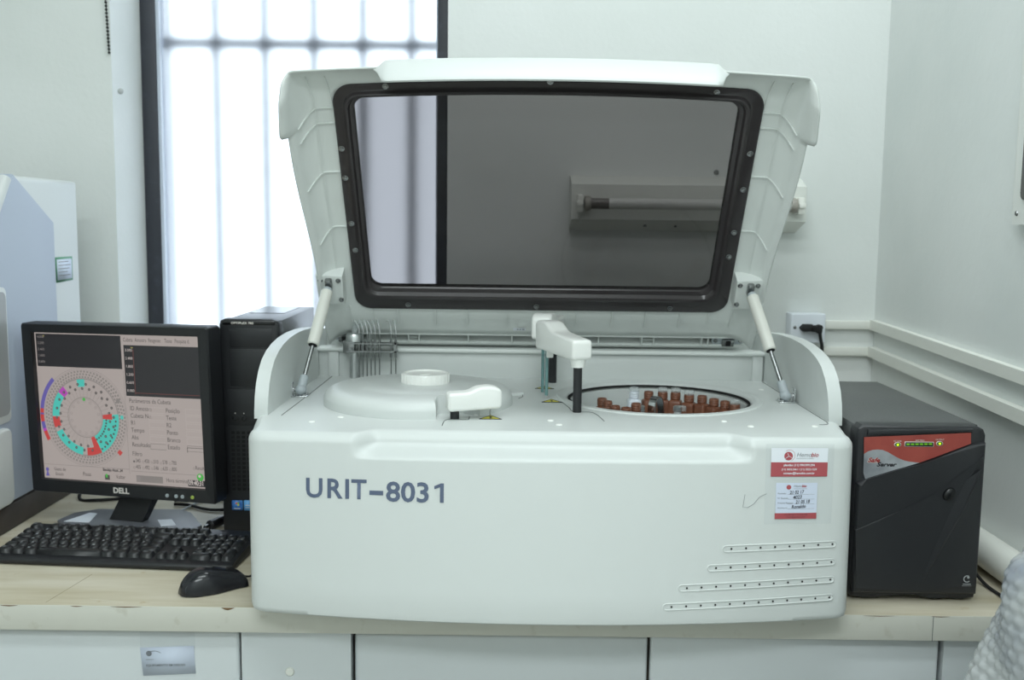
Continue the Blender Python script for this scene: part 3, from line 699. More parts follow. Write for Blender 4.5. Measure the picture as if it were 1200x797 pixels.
tz.build('tubing', M_clear, column)
# --- carousel inside the opening
m = MB(); m.lathe([(.168, .063), (.166, .0), (.05, 0), (.05, .010), (.02, .014), (0, .014)], T(HC[0], HC[1], 1.012), 64); car = m.build('sample_carousel', M_white, an)
CC = (.300, 1.890)
m = MB(); m.lathe([(.150, 0), (.150, .016), (.060, .016), (.055, .03), (0, .03)], T(CC[0], CC[1], 1.017), 56); m.build('rotor', M_greyp, car)
m = MB(); rows = []
for k in range(17):
    a = PI * k / 16; c_, s_ = math.cos(a), math.sin(a)
    for_ = [(0, -.006), (0, .006), (.0022, .006), (.0022, -.006)]
    rows.append([Vector((.2775 + (.0150 + q) * (abs(c_) ** .8) * (1 if c_ > 0 else -1), 1.885 + p * 1.3, 1.045 + (.052 + q) * s_ ** .8)) for q, p in for_])
V = m.grid(rows, closed=True); m.xf(T(.2775, 1.885, 0) @ RZ(.75) @ T(-.2775, -1.885, 0)); m.build('carry_handle', M_chrome, car)

# bottles (things of their own standing in the carousel)
def bottle_parts(root, h, w_, cap, body_m, tint):
    z0 = 1.033
    m = MB(); hb = h - .017
    sq = [rrect(-w_ / 2 * k, -w_ / 2 * k, w_ / 2 * k, w_ / 2 * k, w_ * .16 * k, 3) for k in (.92, 1, 1, .93, .74)]
    zz_ = (0, .002, hb - .004, hb - .001, hb + .001)
    V = m.grid([[Vector((x, y, z)) for x, y in s_] for s_, z in zip(sq, zz_)], closed=True); m.bm.faces.new(V[0][::-1]); m.bm.faces.new(V[-1])
    rn = w_ * .365
    pr = [(rn, hb)]
    for q in range(3): pr += [(rn, hb + .003 + q * .004), (rn + .0009, hb + .0042 + q * .004), (rn + .0009, hb + .0058 + q * .004), (rn, hb + .007 + q * .004)]
    pr += [(rn, h), (rn * .75, h), (rn * .7, h - .006), (0, h - .006)]
    m.lathe(pr, None, 18); m.build('bottle_body', body_m, root, local=True)
    if cap:
        m = MB(); m.lathe([(rn * .98, h - .001), (rn * 1.05, h + .001), (rn * 1.05, h + .007), (rn * .8, h + .0085), (0, h + .0088)], None, 16); m.build('cap', tint, root, local=True)
protos = {}
def bottle(kind, x, y, h, label, group, rz=0.0):
    if kind in protos:
        src = protos[kind]; r_ = src.copy(); COL.objects.link(r_)
        for ch_ in src.children:
            c_ = ch_.copy(); COL.objects.link(c_); c_.parent = r_
    else:
        r_ = thing('reagent_bottle', label, 'bottle', None, group); protos[kind] = r_
        bottle_parts(r_, .056 if kind != 'low' else .050, .026 if kind != 'low' else .0245, kind in ('capped', 'white'), M_bwhite if kind == 'white' else M_brown, M_clear)
    r_.matrix_world = T(x, y, 1.033 + h) @ RZ(rz); r_['label'] = label; r_['group'] = group; r_['category'] = 'bottle'
G1 = 'reagent bottles standing in the carousel'
bottle('white', .2485, 1.995, .001, 'white bottle with clear cap standing at the back of the carousel', G1, .1)
back = [('low', .2785, 1.999, .006, 'open brown bottle immediately right of the white bottle in the carousel'), ('capped', .307, 2.000, .000, 'brown bottle with clear cap, second to the right of the white bottle'),
        ('capped', .332, 1.993, .0005, 'brown bottle with clear cap, third to the right of the white bottle'), ('capped', .3565, 1.976, -.0015, 'brown bottle with clear cap, fourth to the right of the white bottle'),
        ('low', .380, 1.962, .005, 'open brown bottle with threaded neck, fifth to the right of the white bottle'), ('low', .4005, 1.946, .002, 'open brown bottle with threaded neck, sixth to the right of the white bottle'),
        ('low', .418, 1.925, .001, 'open brown bottle, second from the right end of the carousel'), ('capped', .432, 1.902, -.006, 'clear capped brown bottle at the far right end of the carousel')]
for kd, x, y, h, lb in back: bottle(kd, x, y, h, lb, G1, math.atan2(y - CC[1], x - CC[0]))
left = [('low', .178, 1.930, .003, 'brown bottle at the far left end of the carousel'), ('low', .185, 1.893, .004, 'brown bottle second from the left end of the carousel'), ('low', .197, 1.860, .001, 'brown bottle third from the left end of the carousel'),
        ('low', .214, 1.832, .003, 'brown bottle fourth from the left end of the carousel'), ('low', .238, 1.875, .0035, 'brown bottle just left of the chrome handle in the carousel')]
for kd, x, y, h, lb in left: bottle(kd, x, y, h, lb, G1, math.atan2(y - CC[1], x - CC[0]))
def cup(x, y, z, m_, lb):
    r_ = thing('sample_cup', lb, 'cup', T(x, y, 1.033), 'small sample cups in the carousel')
    m = MB(); m.lathe([(0, 0), (.006, .001), (.0075, .006), (.008, z), (.0065, z), (.006, .01), (0, .008)], None, 16); m.build('cup_body', m_, r_, local=True)
    m = MB(); m.lathe([(.0086, z - .004), (.0086, z + .004), (.006, z + .006), (0, z + .006)], None, 16); m.build('cup_cap', M_clear if m_ is not M_clear else M_alu, r_, local=True)
cup(.252, 1.915, .036, M_clear, 'small clear cup left of the chrome handle in the carousel')
cup(.322, 1.905, .038, M_clear, 'small clear cup right of the chrome handle in the carousel')
cup(.335, 1.930, .034, M_brown, 'small brown cup between the chrome handle and the back bottles')

# ------------------------------------------------------------------ black power unit on the right
up = thing('power_supply_unit', 'black standby power unit with red front panel right of the analyser', 'power unit', T(.679, 1.86, CT))
ux0, ux1, uy, uz0, uz1 = .572, .786, 1.62, CT + .004, 1.099
M_ups = mat('charcoal_metal', S(86, 88, 88), .45, noise=(300, S(78, 80, 80), .4, .6))
M_upsf = mat('charcoal_bezel', S(40, 41, 44), .42, bump=(800, .05))
m = MB(); m.bx((ux0 + .003, uy + .03, uz0), (ux1 - .002, 2.115, uz1 - .002), bev=.002); m.build('case', M_ups, up)
m = MB(); b0 = [(ux0, .815), (ux0 + .004, CT + .006), (.60, CT + .002), (.62, CT + .003), (.645, CT + .009), (.68, CT + .0115), (.715, CT + .010), (.745, CT + .003), (.765, CT + .002), (ux1 - .002, CT + .006), (ux1, .815), (ux1, 1.085), (ux1 - .004, 1.094), (ux1 - .014, uz1), (ux0 + .010, uz1), (ux0 + .002, 1.094), (ux0, 1.085)]
m.prism(b0, -.035, -.002, FRONT(0, uy, 0), bev=.006, seg=3); bez_ = m.build('front_bezel', M_upsf, up, angle=30)
# raised lower face below the diagonal
lowp = [(ux0 + .002, .815), (ux1 - .003, .815), (ux1 - .003, 1.0735), (.7598, 1.0705), (.700, 1.0455), (.6762, 1.0365), (.64, 1.0275), (.589, 1.0105), (ux0 + .002, 1.003)]
m = MB(); m.prism(lowp, -.004, .008, FRONT(0, uy, 0), bev=.0065, seg=3)
m.prism([(.588, 1.083), (.5885, 1.0925), (.762, 1.096), (.7615, 1.091)], -.004, .003, FRONT(0, uy, 0), bev=.002)
m.build('lower_face', M_upsf, up, angle=30)
m = MB()       # folded facets of the lower face
m.prism([(.5735, .925), (.64, .955), (.70, .985), (.765, 1.038), (.779, 1.055), (.779, .83), (.69, .822), (.58, .822)], .004, .0095, FRONT(0, uy, 0), bev=.0015, seg=2)
FU = FRONT(0, uy, 0)
m.grid([[FU @ Vector(p) for p in r_] for r_ in ([(.6870, .835, .0095), (.706, .895, .0095), (.732, .965, .0095), (.752, 1.012, .0095)], [(.6885, .835, .0099), (.716, .895, .0112), (.749, .965, .0125), (.773, 1.030, .0128)], [(.690, .835, .0093), (.720, .895, .0093), (.755, .965, .0093), (.7765, 1.030, .0093)])])
m.build('folded_facet', M_upsf, up, angle=25)
m = MB(); m.lathe([(0, .004), (.006, .0035), (.0095, .0015), (.0105, -.002), (.0105, -.004)], FRONT(.7246, uy - .0125, .988) @ RZ(.9) @ Matrix.Diagonal((1.15, .85, 1, 1)), 24); m.build('power_button', M_black, up)
F = FRONT(0, uy - .0022, 0)
M_ured = mat('panel_red', S(166, 78, 68), .4, noise=(24, S(152, 66, 60), .4, .65)); M_usil = mat('panel_silver', S(186, 190, 194), .35, .1, noise=(14, S(132, 136, 142), .42, .66))
wave = [(.5835, 1.0520), (.590, 1.0565), (.5975, 1.0590), (.606, 1.0598), (.614, 1.0590), (.623, 1.0555), (.630, 1.0515), (.6377, 1.0472), (.645, 1.0438), (.6522, 1.0415), (.660, 1.0400), (.6675, 1.0392), (.6762, 1.0385)]
m = MB(); m.prism([(.5823, 1.0802), (.7578, 1.0896), (.7589, 1.0715), (.700, 1.0475)] + wave[::-1], 0, .0006, F)
m.build('red_panel', M_ured, bez_)
m = MB(); m.prism(wave + [(.64, 1.0270), (.588, 1.0095), (.584, 1.02)], 0, .0005, F)
m.build('silver_panel', M_usil, bez_)
M_uink = mat('panel_ink', S(40, 40, 44), .5); M_uredt = mat('panel_red_ink', S(160, 40, 40), .5); M_led0 = mat('led_lens', S(60, 90, 30), .3); M_ledx = emis('led_green', S(200, 240, 40), 1.3); M_leddim = emis('led_green_bar', S(110, 190, 30), .7)
M_uwhite = mat('panel_white_ink', S(220, 214, 208), .5)
F2 = FRONT(0, uy - .0032, 0)
def lettering(name):
    global m
    m.build(name, [M_uredt, M_uink, M_uwhite], bez_, fix=False)
m = MB()
m.text('Safe', .0105, F2 @ T(.5900, 1.0385, 0), 0, bold=.00035, shear=.3, sx=1.15); m.text('Safe', .0105, F2 @ T(.5897, 1.0382, -.0002), 2, bold=.0008, shear=.3, sx=1.15)
m.text('Server', .0100, F2 @ T(.6050, 1.0315, 0), 1, bold=.0003, shear=.3, sx=1.2)
lettering('product_lettering'); m = MB(); m.text('AC LINE', .0036, F2 @ T(.6375, 1.0733, 0), 2, align='CENTER'); lettering('indicator_lettering'); m = MB(); m.text('BATTERY', .0036, F2 @ T(.6745, 1.0748, 0), 2, align='CENTER'); lettering('indicator_lettering'); m = MB(); m.text('OUTPUT', .0036, F2 @ T(.7072, 1.0765, 0), 2, align='CENTER'); lettering('indicator_lettering')

for x, z in ((.6379, 1.0687), (.7068, 1.0713)):
    m = MB(); m.lathe([(.0050, 0), (.0050, .0008), (.0042, .0012)], F @ T(x, z, .0006) @ Matrix.Diagonal((1.15, .8, 1, 1)), 20, mi=0); m.lathe([(.0042, .0008), (.003, .0018), (0, .002)], F @ T(x, z, .0006) @ Matrix.Diagonal((1.15, .8, 1, 1)), 20, mi=1); m.disc((x - .0004, z), .0021, F, 2, .0034, 12)
    m.build('indicator_light', [M_uwhite, M_led0, M_ledx], bez_)
m = MB(); m.prism(rrect(.6495, 1.0655, .6975, 1.0738, .001, 2), 0, .0010, F, mi=0)
m.prism(rrect(.6505, 1.0663, .6965, 1.0730, .001, 2), .0008, .0014, F, mi=1)
for i in range(6): m.rect(.6522 + i * .00735, 1.0680 + i * .0002, .6575 + i * .00735, 1.0708 + i * .0002, F, 2, .0018)
m.build('battery_gauge', [M_uwhite, M_uink, M_leddim], bez_, fix=False)
m = MB(); F3 = FRONT(0, uy - .0108, 0)
m.ring(.0045, .0062, math.radians(60), math.radians(320), F3, 0, 0, 20, c=(.7635, .8435)); m.disc((.7655, .8462), .0022, F3, 0, 0, 10); m.rect(.757, .8338, .770, .8352, F3, 0); m.rect(.7555, .8312, .7715, .8318, F3, 0)
m.build('maker_emblem', mat('emblem_grey', S(176, 180, 182), .4), up, fix=False)
for x in (.60, .76):
    for y in (1.68, 2.08): MB().cyl((x, y, CT), (x, y, CT + .006), .010, n=14).build('foot', M_rubber, up)
MB().tube(bez([(.789, 1.95, .880), (.797, 1.86, .872), (.812, 1.79, .85), (.826, 1.735, .823), (.834, 1.69, .8055), (.838, 1.64, .8035), (.838, 1.60, .8035)], 6), .0030, 8).build('power_cord', M_rubber, up)

# ------------------------------------------------------------------ desktop computer tower
tw = thing('computer_tower', 'black upright desktop computer behind the monitor, left of the analyser', 'computer', T(-.515, 2.1, CT))
tx0, tx1, ty, tz1 = -.574, -.456, 1.944, 1.2315
m = MB(); m.bx((tx0 + .002, ty + .028, CT + .004), (tx1 - .002, 2.30, tz1 - .004), bev=.003); m.build('case', mat('tower_case', S(70, 72, 76), .35), tw)
m = MB(); m.prism([(tx0, CT + .003), (tx1, CT + .003), (tx1, tz1 - .012), (tx1 - .004, tz1 - .004), (tx1 - .016, tz1), (tx0 + .010, tz1), (tx0 + .002, tz1 - .004), (tx0, tz1 - .012)], -.030, 0, FRONT(0, ty, 0), bev=.005, seg=3); bzl = m.build('front_bezel', M_dark, tw)
m = MB(); m.bx((tx0 + .006, ty - .001, 1.2195), (tx1 - .008, ty + .004, 1.2285), bev=.002); m.build('name_strip', M_black, bzl)
m = MB(); m.text('OPTIPLEX 780', .0062, FRONT(tx0 + .024, ty - .0016, 1.2218), 0, bold=.00014, sx=1.15); m.build('tower_lettering', M_uwhite, bzl, fix=False)
for za, zb in ((1.175, 1.213), (1.098, 1.172)):
    m = MB(); m.bx((tx0 + .020, ty - .0012, za), (tx1 - .014, ty + .003, zb), bev=.0012); m.build('drive_cover', M_dark, bzl)
m = MB(); m.bx((tx0 + .014, ty - .0010, 1.02), (tx1 - .014, ty + .003, 1.092), bev=.0012); m.build('port_cover', M_dark, bzl)
for x in (-.5449, -.528):
    m = MB(); m.lathe([(.006, 0), (.006, .001), (.0045, .0012), (.004, -.0005), (0, -.0005)], FRONT(x, ty - .0012, 1.0345), 16); m.build('audio_jack', M_black, bzl); 
    m = MB(); m.disc((x, 1.0445), .0012, FRONT(0, ty - .0018, 0), 0, 0, 8); m.build('port_mark', M_uwhite, bzl, fix=False)
m = MB()
for i in range(8):
    for j in range(14):
        x, z = -.554 + i * .0105, .888 + j * .0088
        m.rect(x, z, x + .0068, z + .0058, FRONT(0, ty - .0008, 0), 0)
m.build('vent_grille', mat('vent_black', S(6, 6, 7), .9), bzl, fix=False)
M_w7 = mat('badge_blue', S(46, 96, 170), .35, noise=(200, S(80, 140, 200), .4, .7))
m = MB(); F = FRONT(0, ty - .001, 0); m.prism(rrect(-.5555, .848, -.5335, .868, .002, 2), 0, .0006, F, mi=0)
for i, (dx, dz, mi) in enumerate(((-.0036, .0005, 1), (.0003, .0010, 2), (-.0040, -.0035, 3), (0, -.0030, 4))):
    x, z = -.5443 + dx, .8595 + dz; m.poly([(x, z), (x + .0034, z + .0005), (x + .0038, z + .0042), (x + .0004, z + .0037)], F, mi, .0010)
m.rect(-.551, .8508, -.538, .8520, F, 5, .001)
m.build('badge', [M_w7, mat('b_r', S(226, 96, 50), .4), mat('b_g', S(130, 180, 60), .4), mat('b_b', S(70, 150, 220), .4), M_yel, M_uwhite], bzl, fix=False)
m = MB(); m.prism(rrect(-.5315, .8475, -.5145, .8685, .002, 2), 0, .0006, F, mi=0); m.rect(-.5285, .8575, -.5175, .859, F, 1, .001); m.rect(-.5285, .853, -.519, .8542, F, 1, .001); m.build('badge', [mat('badge_lightblue', S(96, 160, 214), .35), M_uwhite], bzl, fix=False)
m = MB(); m.bx((tx0 + .014, 2.12, tz1 - .0045), (tx1 - .03, 2.27, tz1 - .003)); m.build('top_recess', M_black, tw)
for x in (tx0 + .016, tx1 - .016):
    for y in (1.99, 2.27): MB().cyl((x, y, CT), (x, y, CT + .007), .008, n=12).build('foot', M_rubber, tw)

# ------------------------------------------------------------------ monitor
YAW = math.radians(-14.73)
mo = thing('monitor', 'black flat screen monitor showing a round coloured diagram and menus', 'monitor', T(-.775, 1.995, CT) @ RZ(YAW))
SM = T(-.775, 1.945, 1.049) @ RZ(YAW) @ RX(math.radians(1.41)) @ RY(math.radians(-.9))
SF = SM @ Matrix(((1, 0, 0, 0), (0, 0, -1, 0), (0, 1, 0, 0), (0, 0, 0, 1)))      # x right, y up, z to viewer; origin = screen centre
sw, sh = .188, .1505
m = MB(); bzw = .0225
rows = []
O = [(-sw - bzw, -sh - .027), (sw + bzw, -sh - .027), (sw + bzw, sh + .0185), (-sw - bzw, sh + .0185)]; I = [(-sw, -sh), (sw, -sh), (sw, sh), (-sw, sh)]
def rr4(b_, r): return rrect(b_[0][0], b_[0][1], b_[2][0], b_[2][1], r, 4)
ro = rr4(O, .005); ri = rr4(I, .0012)
for pts, z in ((ro, -.030), (ro, .006), (None, .010), (ri, .008), (ri, -.003)):
    if pts is None: pts = [(p[0] * .988, p[1] * .988) for p in ro]
    rows.append([Vector((p[0], p[1], z)) for p in pts])
m.grid(rows, closed=True); m.xf(SF); mbz = m.build('bezel', M_dark, mo, angle=30)
m = MB(); m.prism(rr4([(-sw - bzw + .003, -sh - .024), 0, (sw + bzw - .003, sh + .0155)], .006), -.040, -.026, SF); 
m.prism(rr4([(-.12, -.11), 0, (.12, .10)], .02), -.080, -.039, SF); m.build('back_shell', M_dark, mo)
cb = emis('pix_beige', S(156, 147, 143), 1); cdk = emis('pix_black', S(34, 33, 36), 1); ctx = emis('pix_text', S(72, 68, 68), 1); ctl = emis('pix_teal', S(70, 176, 164), 1); crd = emis('pix_red', S(176, 62, 60), 1)
cbl = emis('pix_blue', S(92, 84, 150), 1); cpu = emis('pix_purple', S(160, 66, 160), 1); cgr = emis('pix_green', S(70, 160, 70), 1); cgy = emis('pix_grey', S(122, 117, 114), 1); cli = emis('pix_line', S(128, 122, 120), 1); cye = emis('pix_olive', S(130, 124, 70), 1); clt = emis('pix_light', S(184, 175, 171), 1); cfl = emis('pix_field', S(164, 155, 151), 1); cax = emis('pix_axis', S(110, 60, 56), 1)
sc = MB(); mats = [cb, cdk, ctx, ctl, crd, cbl, cpu, cgr, cgy, cli, cye, clt, cax, cfl]
def zt(k): return -.0020 + k * .00025
sc.rect(-sw, -sh, sw, sh, SF, 0, zt(0))
# px helper: fractions of the screen, origin top left
def X(u): return -sw + 2 * sw * u
def Y(v): return sh - 2 * sh * v
sc.rect(X(.008), Y(.232), X(.530), Y(.012), SF, 1, zt(1)); sc.rect(X(.545), Y(.408), X(.985), Y(.072), SF, 1, zt(1))
for i in range(5): sc.text(('4.000', '3.200', '2.400', '1.600', '0.800')[i], .007, SF @ T(X(.016), Y(.040 + i * .042), zt(2)), 9)
for i in range(6): sc.text(('3.000', '2.400', '1.800', '1.200', '0.600', '0.000')[i], .0075, SF @ T(X(.552), Y(.113 + i * .0535), zt(2)), 11)
sc.rect(X(.052), Y(.030), X(.062), Y(.022), SF, 10, zt(2)); sc.rect(X(.588), Y(.092), X(.602), Y(.084), SF, 10, zt(2))
sc.rect(X(.600), Y(.395), X(.603), Y(.10), SF, 12, zt(2)); sc.rect(X(.600), Y(.388), X(.98), Y(.385), SF, 12, zt(2))
for t_, u in (('Cubeta', .545), ('Amostra', .615), ('Reagente', .695), ('Teste', .790), ('Pesquisa d.', .850)): sc.text(t_, .0112, SF @ T(X(u), Y(.049), zt(2)), 2, sx=.66)
def L(t_, u, v, s_=.0125, sx=.82, **k): sc.text(t_, s_, SF @ T(X(u), Y(v), zt(2)), 2, sx=sx, **k)
L('Parâmetros da Cubeta', .560, .452)
for i, (a_, b_) in enumerate((('ID Amostra', 'Posição'), ('Cubeta No.', 'Teste'), ('R1', 'R2'), ('Tempo', 'Ponto'), ('Abs', 'Branco'), ('Resultado', 'Estado'))):
    v = .503 + i * .0485; L(a_, .562, v); L(b_, .775, v + .004)
    for x0_, x1_ in ((.672, .765), (.890, .985)):
        sc.rect(X(x0_), Y(v + .014), X(x1_), Y(v - .026), SF, 13 if i < 5 else 8, zt(1)); sc.rect(X(x0_ + .003), Y(v + .010), X(x1_), Y(v - .023), SF, 0, zt(2))
sc.rect(X(.890), Y(.735), X(.985), Y(.7315), SF, 2, zt(3)); sc.rect(X(.890), Y(.765), X(.893), Y(.7315), SF, 2, zt(3))
L('Filtro', .560, .808)
for r_, row in enumerate((('340', '450', '510', '578', '700'), ('405', '492', '546', '630', '800'))):
    for c_, t_ in enumerate(row):
        L(t_, .577 + c_ * .054, .853 + r_ * .042, .0112, sx=.66); sc.ring(.0018, .0025, 0, 2 * PI, SF, 8, zt(2), 12, c=(X(.568 + c_ * .054), Y(.847 + r_ * .042)))
sc.disc((X(.568), Y(.847)), .0018, SF, 2, zt(3), 8)
L('Result', .932, .876, .011, sx=.7); sc.ring(.0018, .0025, 0, 2 * PI, SF, 8, zt(2), 12, c=(X(.925), Y(.870)))
# round diagram
DCx, DCy = X(.284), Y(.567)
EL = SF @ T(DCx, DCy, 0) @ Matrix.Diagonal((.0985, .1005, 1, 1))
R_ = math.radians
for r_ in (1.0, .965, .80, .775): sc.ring(r_ - .006, r_, 0, 2 * PI, EL, 9, zt(1), 90)
for q_ in range(3):
    rr_ = .945 - q_ * .055
    for k_ in range(76): sc.ring(rr_ - .036, rr_, 2 * PI * (k_ + .15 + .3 * q_) / 76, 2 * PI * (k_ + .72 + .3 * q_) / 76, EL, 8, zt(1), 2)
for k_ in range(120): sc.ring(.975, .99, 2 * PI * k_ / 120, 2 * PI * (k_ + .5) / 120, EL, 8, zt(1), 1) if False else None
sc.ring(.775, .787, 0, 2 * PI, EL, 8, zt(2), 80); sc.ring(.400, .413, 0, 2 * PI, EL, 8, zt(2), 60); sc.ring(.375, .381, 0, 2 * PI, EL, 9, zt(2), 60)
for k_ in range(36):
    a = 2 * PI * k_ / 36; sc.ring(.41, .58, a, a + .012, EL, 9, zt(1), 2)
def seg(r0, r1, a0, a1, mi, z=3): sc.ring(r0, r1, R_(a0), R_(a1), EL, mi, zt(z), max(3, (abs(a1 - a0)) / 4))
seg(.62, .77, 87, 101, 3); seg(.60, .775, 128, 140, 6); seg(.61, .775, 141, 180, 3); seg(.61, .775, 181, 198, 4); seg(.62, .78, 205, 262, 3)
seg(.42, .775, 285, 297, 4); seg(.62, .775, 270, 285, 4); seg(.42, .79, 297, 367, 3); seg(.42, .64, 358, 369, 4, 4); seg(.80, .80, 0, 1, 3)
seg(.985, 1.07, 133, 172, 5); seg(.985, 1.07, 172, 177, 4); seg(.985, 1.07, 177, 179, 5); seg(.985, 1.07, 179, 187, 4); seg(.985, 1.07, 187, 195, 5); seg(.985, 1.07, 195, 198, 6); seg(.985, 1.07, 198, 209, 4)
seg(.98, 1.07, 316, 321, 4); seg(.83, .92, 22, 27, 8, 3); seg(.83, .9, 0, 5, 3)
for k_ in range(44):
    a = 2 * PI * (k_ + .3) / 44; rr_ = .585 if k_ % 2 else .675
    cx_, cy_ = rr_ * math.cos(a), rr_ * math.sin(a); ZK = EL @ T(cx_, cy_, 0)
    dg_ = math.degrees(a)
    if 284 < dg_ < 300 : continue
    sc.disc((0, 0), .029, ZK, 2 if not (297 < dg_ or dg_ < 5) else 2, zt(4), 10); sc.disc((0, 0), .013, ZK, 8, zt(5), 8)
for k_ in range(14):
    a = 2 * PI * (k_ + .5) / 14; sc.ring(.02, .028, 0, 2 * PI, EL @ T(.33 * math.cos(a), .33 * math.sin(a), 0), 9, zt(2), 8)
sc.disc((.0, .365), .035, EL, 7, zt(4), 12)
for a in range(300, 362, 7):
    for rr_ in (.5, .72): sc.disc((rr_ * math.cos(R_(a)), rr_ * math.sin(R_(a))), .022, EL, 2, zt(5), 8)
# lower bar
sc.rect(X(.003), Y(.905), X(.535), Y(.902), SF, 9, zt(1)); sc.rect(X(.535), Y(.935), X(.537), Y(.24), SF, 9, zt(1)); sc.rect(X(.545), Y(.915), X(.955), Y(.912), SF, 9, zt(1))
sc.text('Gasto de', .010, SF @ T(X(.065), Y(.945), zt(2)), 2, sx=.75); sc.text('Ensaio', .010, SF @ T(X(.072), Y(.978), zt(2)), 2, sx=.75); sc.text('Pausa', .0115, SF @ T(X(.245), Y(.968), zt(2)), 2, sx=.75); sc.text('Voltar', .0115, SF @ T(X(.450), Y(.972), zt(2)), 2, sx=.75)
sc.text('Bandeja Atual...24', .0085, SF @ T(X(.372), Y(.925), zt(2)), 1, sx=.75, bold=.0002)
sc.disc((X(.022), Y(.94)), .004, SF, 5, zt(2), 10); sc.poly([(X(.01), Y(.985)), (X(.034), Y(.985)), (X(.022), Y(.945))], SF, 5, zt(2))
sc.rect(X(.382), Y(.985), X(.412), Y(.952), SF, 2, zt(2)); sc.rect(X(.388), Y(.97), X(.40), Y(.945), SF, 7, zt(3))
sc.rect(X(.575), Y(.985), X(.735), Y(.94), SF, 8, zt(1)); sc.rect(X(.578), Y(.978), X(.60), Y(.947), SF, 9, zt(2)); sc.text('Hora término', .0115, SF @ T(X(.755), Y(.972), zt(2)), 2, sx=.75)
sc.disc((X(.958), Y(.925)), .0075, SF, 7, zt(2), 16); sc.disc((X(.955), Y(.918)), .003, SF, 11, zt(3), 10)
sc.rect(X(.885), Y(.990), X(.992), Y(.948), SF, 1, zt(2)); sc.text('09:40:31', .0140, SF @ T(X(.8885), Y(.982), zt(3)), 11, bold=.0003, sx=.70)
sc.build('screen', mats, mo, fix=False)
m = MB(); m.text('DELL', .0155, SF @ T(-.018, -sh - .0175, .0105), 0, bold=.0007, sx=1.05); m.build('maker_lettering', M_uwhite, mbz, fix=False)
for i, u in enumerate((.104, .124, .138, .160)):
    m = MB(); m.lathe([(.0038, 0), (.0036, .0015), (0, .0022)], SF @ T(u, -sh - .0155, .0095), 14); m.build('power_button' if i == 3 else 'button', M_greyp if i < 3 else mat('lit_button', S(170, 190, 90), .4), mbz)
# stand
m = MB()
def quad_slab(cb_, ct_, wb_, wt_, th):
    d = Vector((math.cos(YAW), math.sin(YAW), 0)); n_ = Vector((-math.sin(YAW), math.cos(YAW), 0))
    A = [Vector(cb_) - d * wb_ / 2 - n_ * th / 2, Vector(cb_) + d * wb_ / 2 - n_ * th / 2, Vector(cb_) + d * wb_ / 2 + n_ * th / 2, Vector(cb_) - d * wb_ / 2 + n_ * th / 2]
    B = [Vector(ct_) - d * wt_ / 2 - n_ * th / 2, Vector(ct_) + d * wt_ / 2 - n_ * th / 2, Vector(ct_) + d * wt_ / 2 + n_ * th / 2, Vector(ct_) - d * wt_ / 2 + n_ * th / 2]
    V = m.grid([A, B], closed=True); m.bm.faces.new(V[0][::-1]); m.bm.faces.new(V[-1])
quad_slab((-.782, 1.992, .810), (-.744, 2.012, .895), .076, .076, .022); quad_slab((-.744, 2.012, .893), (-.74, 2.03, 1.03), .076, .07, .022)
m.build('stand_neck', M_dark, mo)
m = MB(); m.prism([(-.925, 1.985), (-.915, 2.035), (-.875, 2.068), (-.70, 2.072), (-.672, 2.05), (-.622, 1.962), (-.632, 1.925), (-.72, 1.915), (-.88, 1.940)], CT + .0015, CT + .011, bev=.003); m.build('stand_base', mat('stand_grey', S(112, 114, 120), .4), mo)
for nm, pts in (('left', [(-.906, 1.972), (-.852, 1.966), (-.862, 2.03), (-.880, 2.035), (-.888, 2.012)]), ('right', [(-.722, 1.990), (-.695, 1.996), (-.672, 1.955), (-.700, 1.948)])):
    m = MB(); m.prism(pts, CT + .0112, CT + .0118); o = m.build('paper_scrap', M_paper)
    tag(o, 'larger white paper scrap lying on the left of the monitor base' if nm == 'left' else 'smaller white paper scrap lying on the right of the monitor base', 'paper')

# ------------------------------------------------------------------ keyboard
KM = T(-.712, 1.812, CT) @ RZ(math.radians(-4.2))
kb = thing('keyboard', 'black full size keyboard on the worktop in front of the monitor', 'keyboard', KM)
KT = math.radians(4.5)
m = MB(); prof_ = [(-.082, .002), (.082, .002), (.084, .006), (.083, .026), (.070, .0275), (-.066, .0155), (-.080, .0135), (-.084, .009)]
m.prism(prof_, -.226, .226, Matrix(((0, 0, 1, 0), (1, 0, 0, 0), (0, 1, 0, 0), (0, 0, 0, 1))))
bmesh.ops.bevel(m.bm, geom=list(m.bm.edges), offset=.0025, segments=2, profile=.5, affect='EDGES', clamp_overlap=True)
for x in (-.2, .2):
    for y in (-.07, .07): m.cyl((x, y, 0), (x, y, .003), .006, n=10)
m.build('keyboard_body', M_dark, kb, local=True)
U = .01905; kx0 = -.2185; M_key = mat('key_black', S(30, 31, 33), .38, bump=(900, .05)); M_leg = mat('key_legend', S(196, 200, 204), .5)
def keyrow(spec, y): return [(u, w_, y, t_) for u, w_, t_ in spec]
keys = []
def run(start, seq, row):
    u = start
    for s_ in seq:
        w_, t_ = s_ if isinstance(s_, tuple) else (1, s_)
        keys.append((u, w_, row, 1, t_)); u += w_
run(0, [(1.25, 'Ctrl'), (1.25, ''), (1.25, 'Alt'), (6.25, ''), (1.25, 'Gr'), (1.25, ''), (1.25, ''), (1.25, 'Ctrl')], 0)
run(0, [(1.25, ''), '|', 'Z', 'X', 'C', 'V', 'B', 'N', 'M', '<', '>', ':', '?', (1.75, '')], 1)
run(0, [(1.75, 'Caps'), 'A', 'S', 'D', 'F', 'G', 'H', 'J', 'K', 'L', 'Ç', '^', ']', (1.25, '')], 2)
run(0, [(1.5, 'Tab'), 'Q', 'W', 'E', 'R', 'T', 'Y', 'U', 'I', 'O', 'P', '´', '[', (1.5, '')], 3)
run(0, ["'", '1', '2', '3', '4', '5', '6', '7', '8', '9', '0', '-', '=', (2, '')], 4)
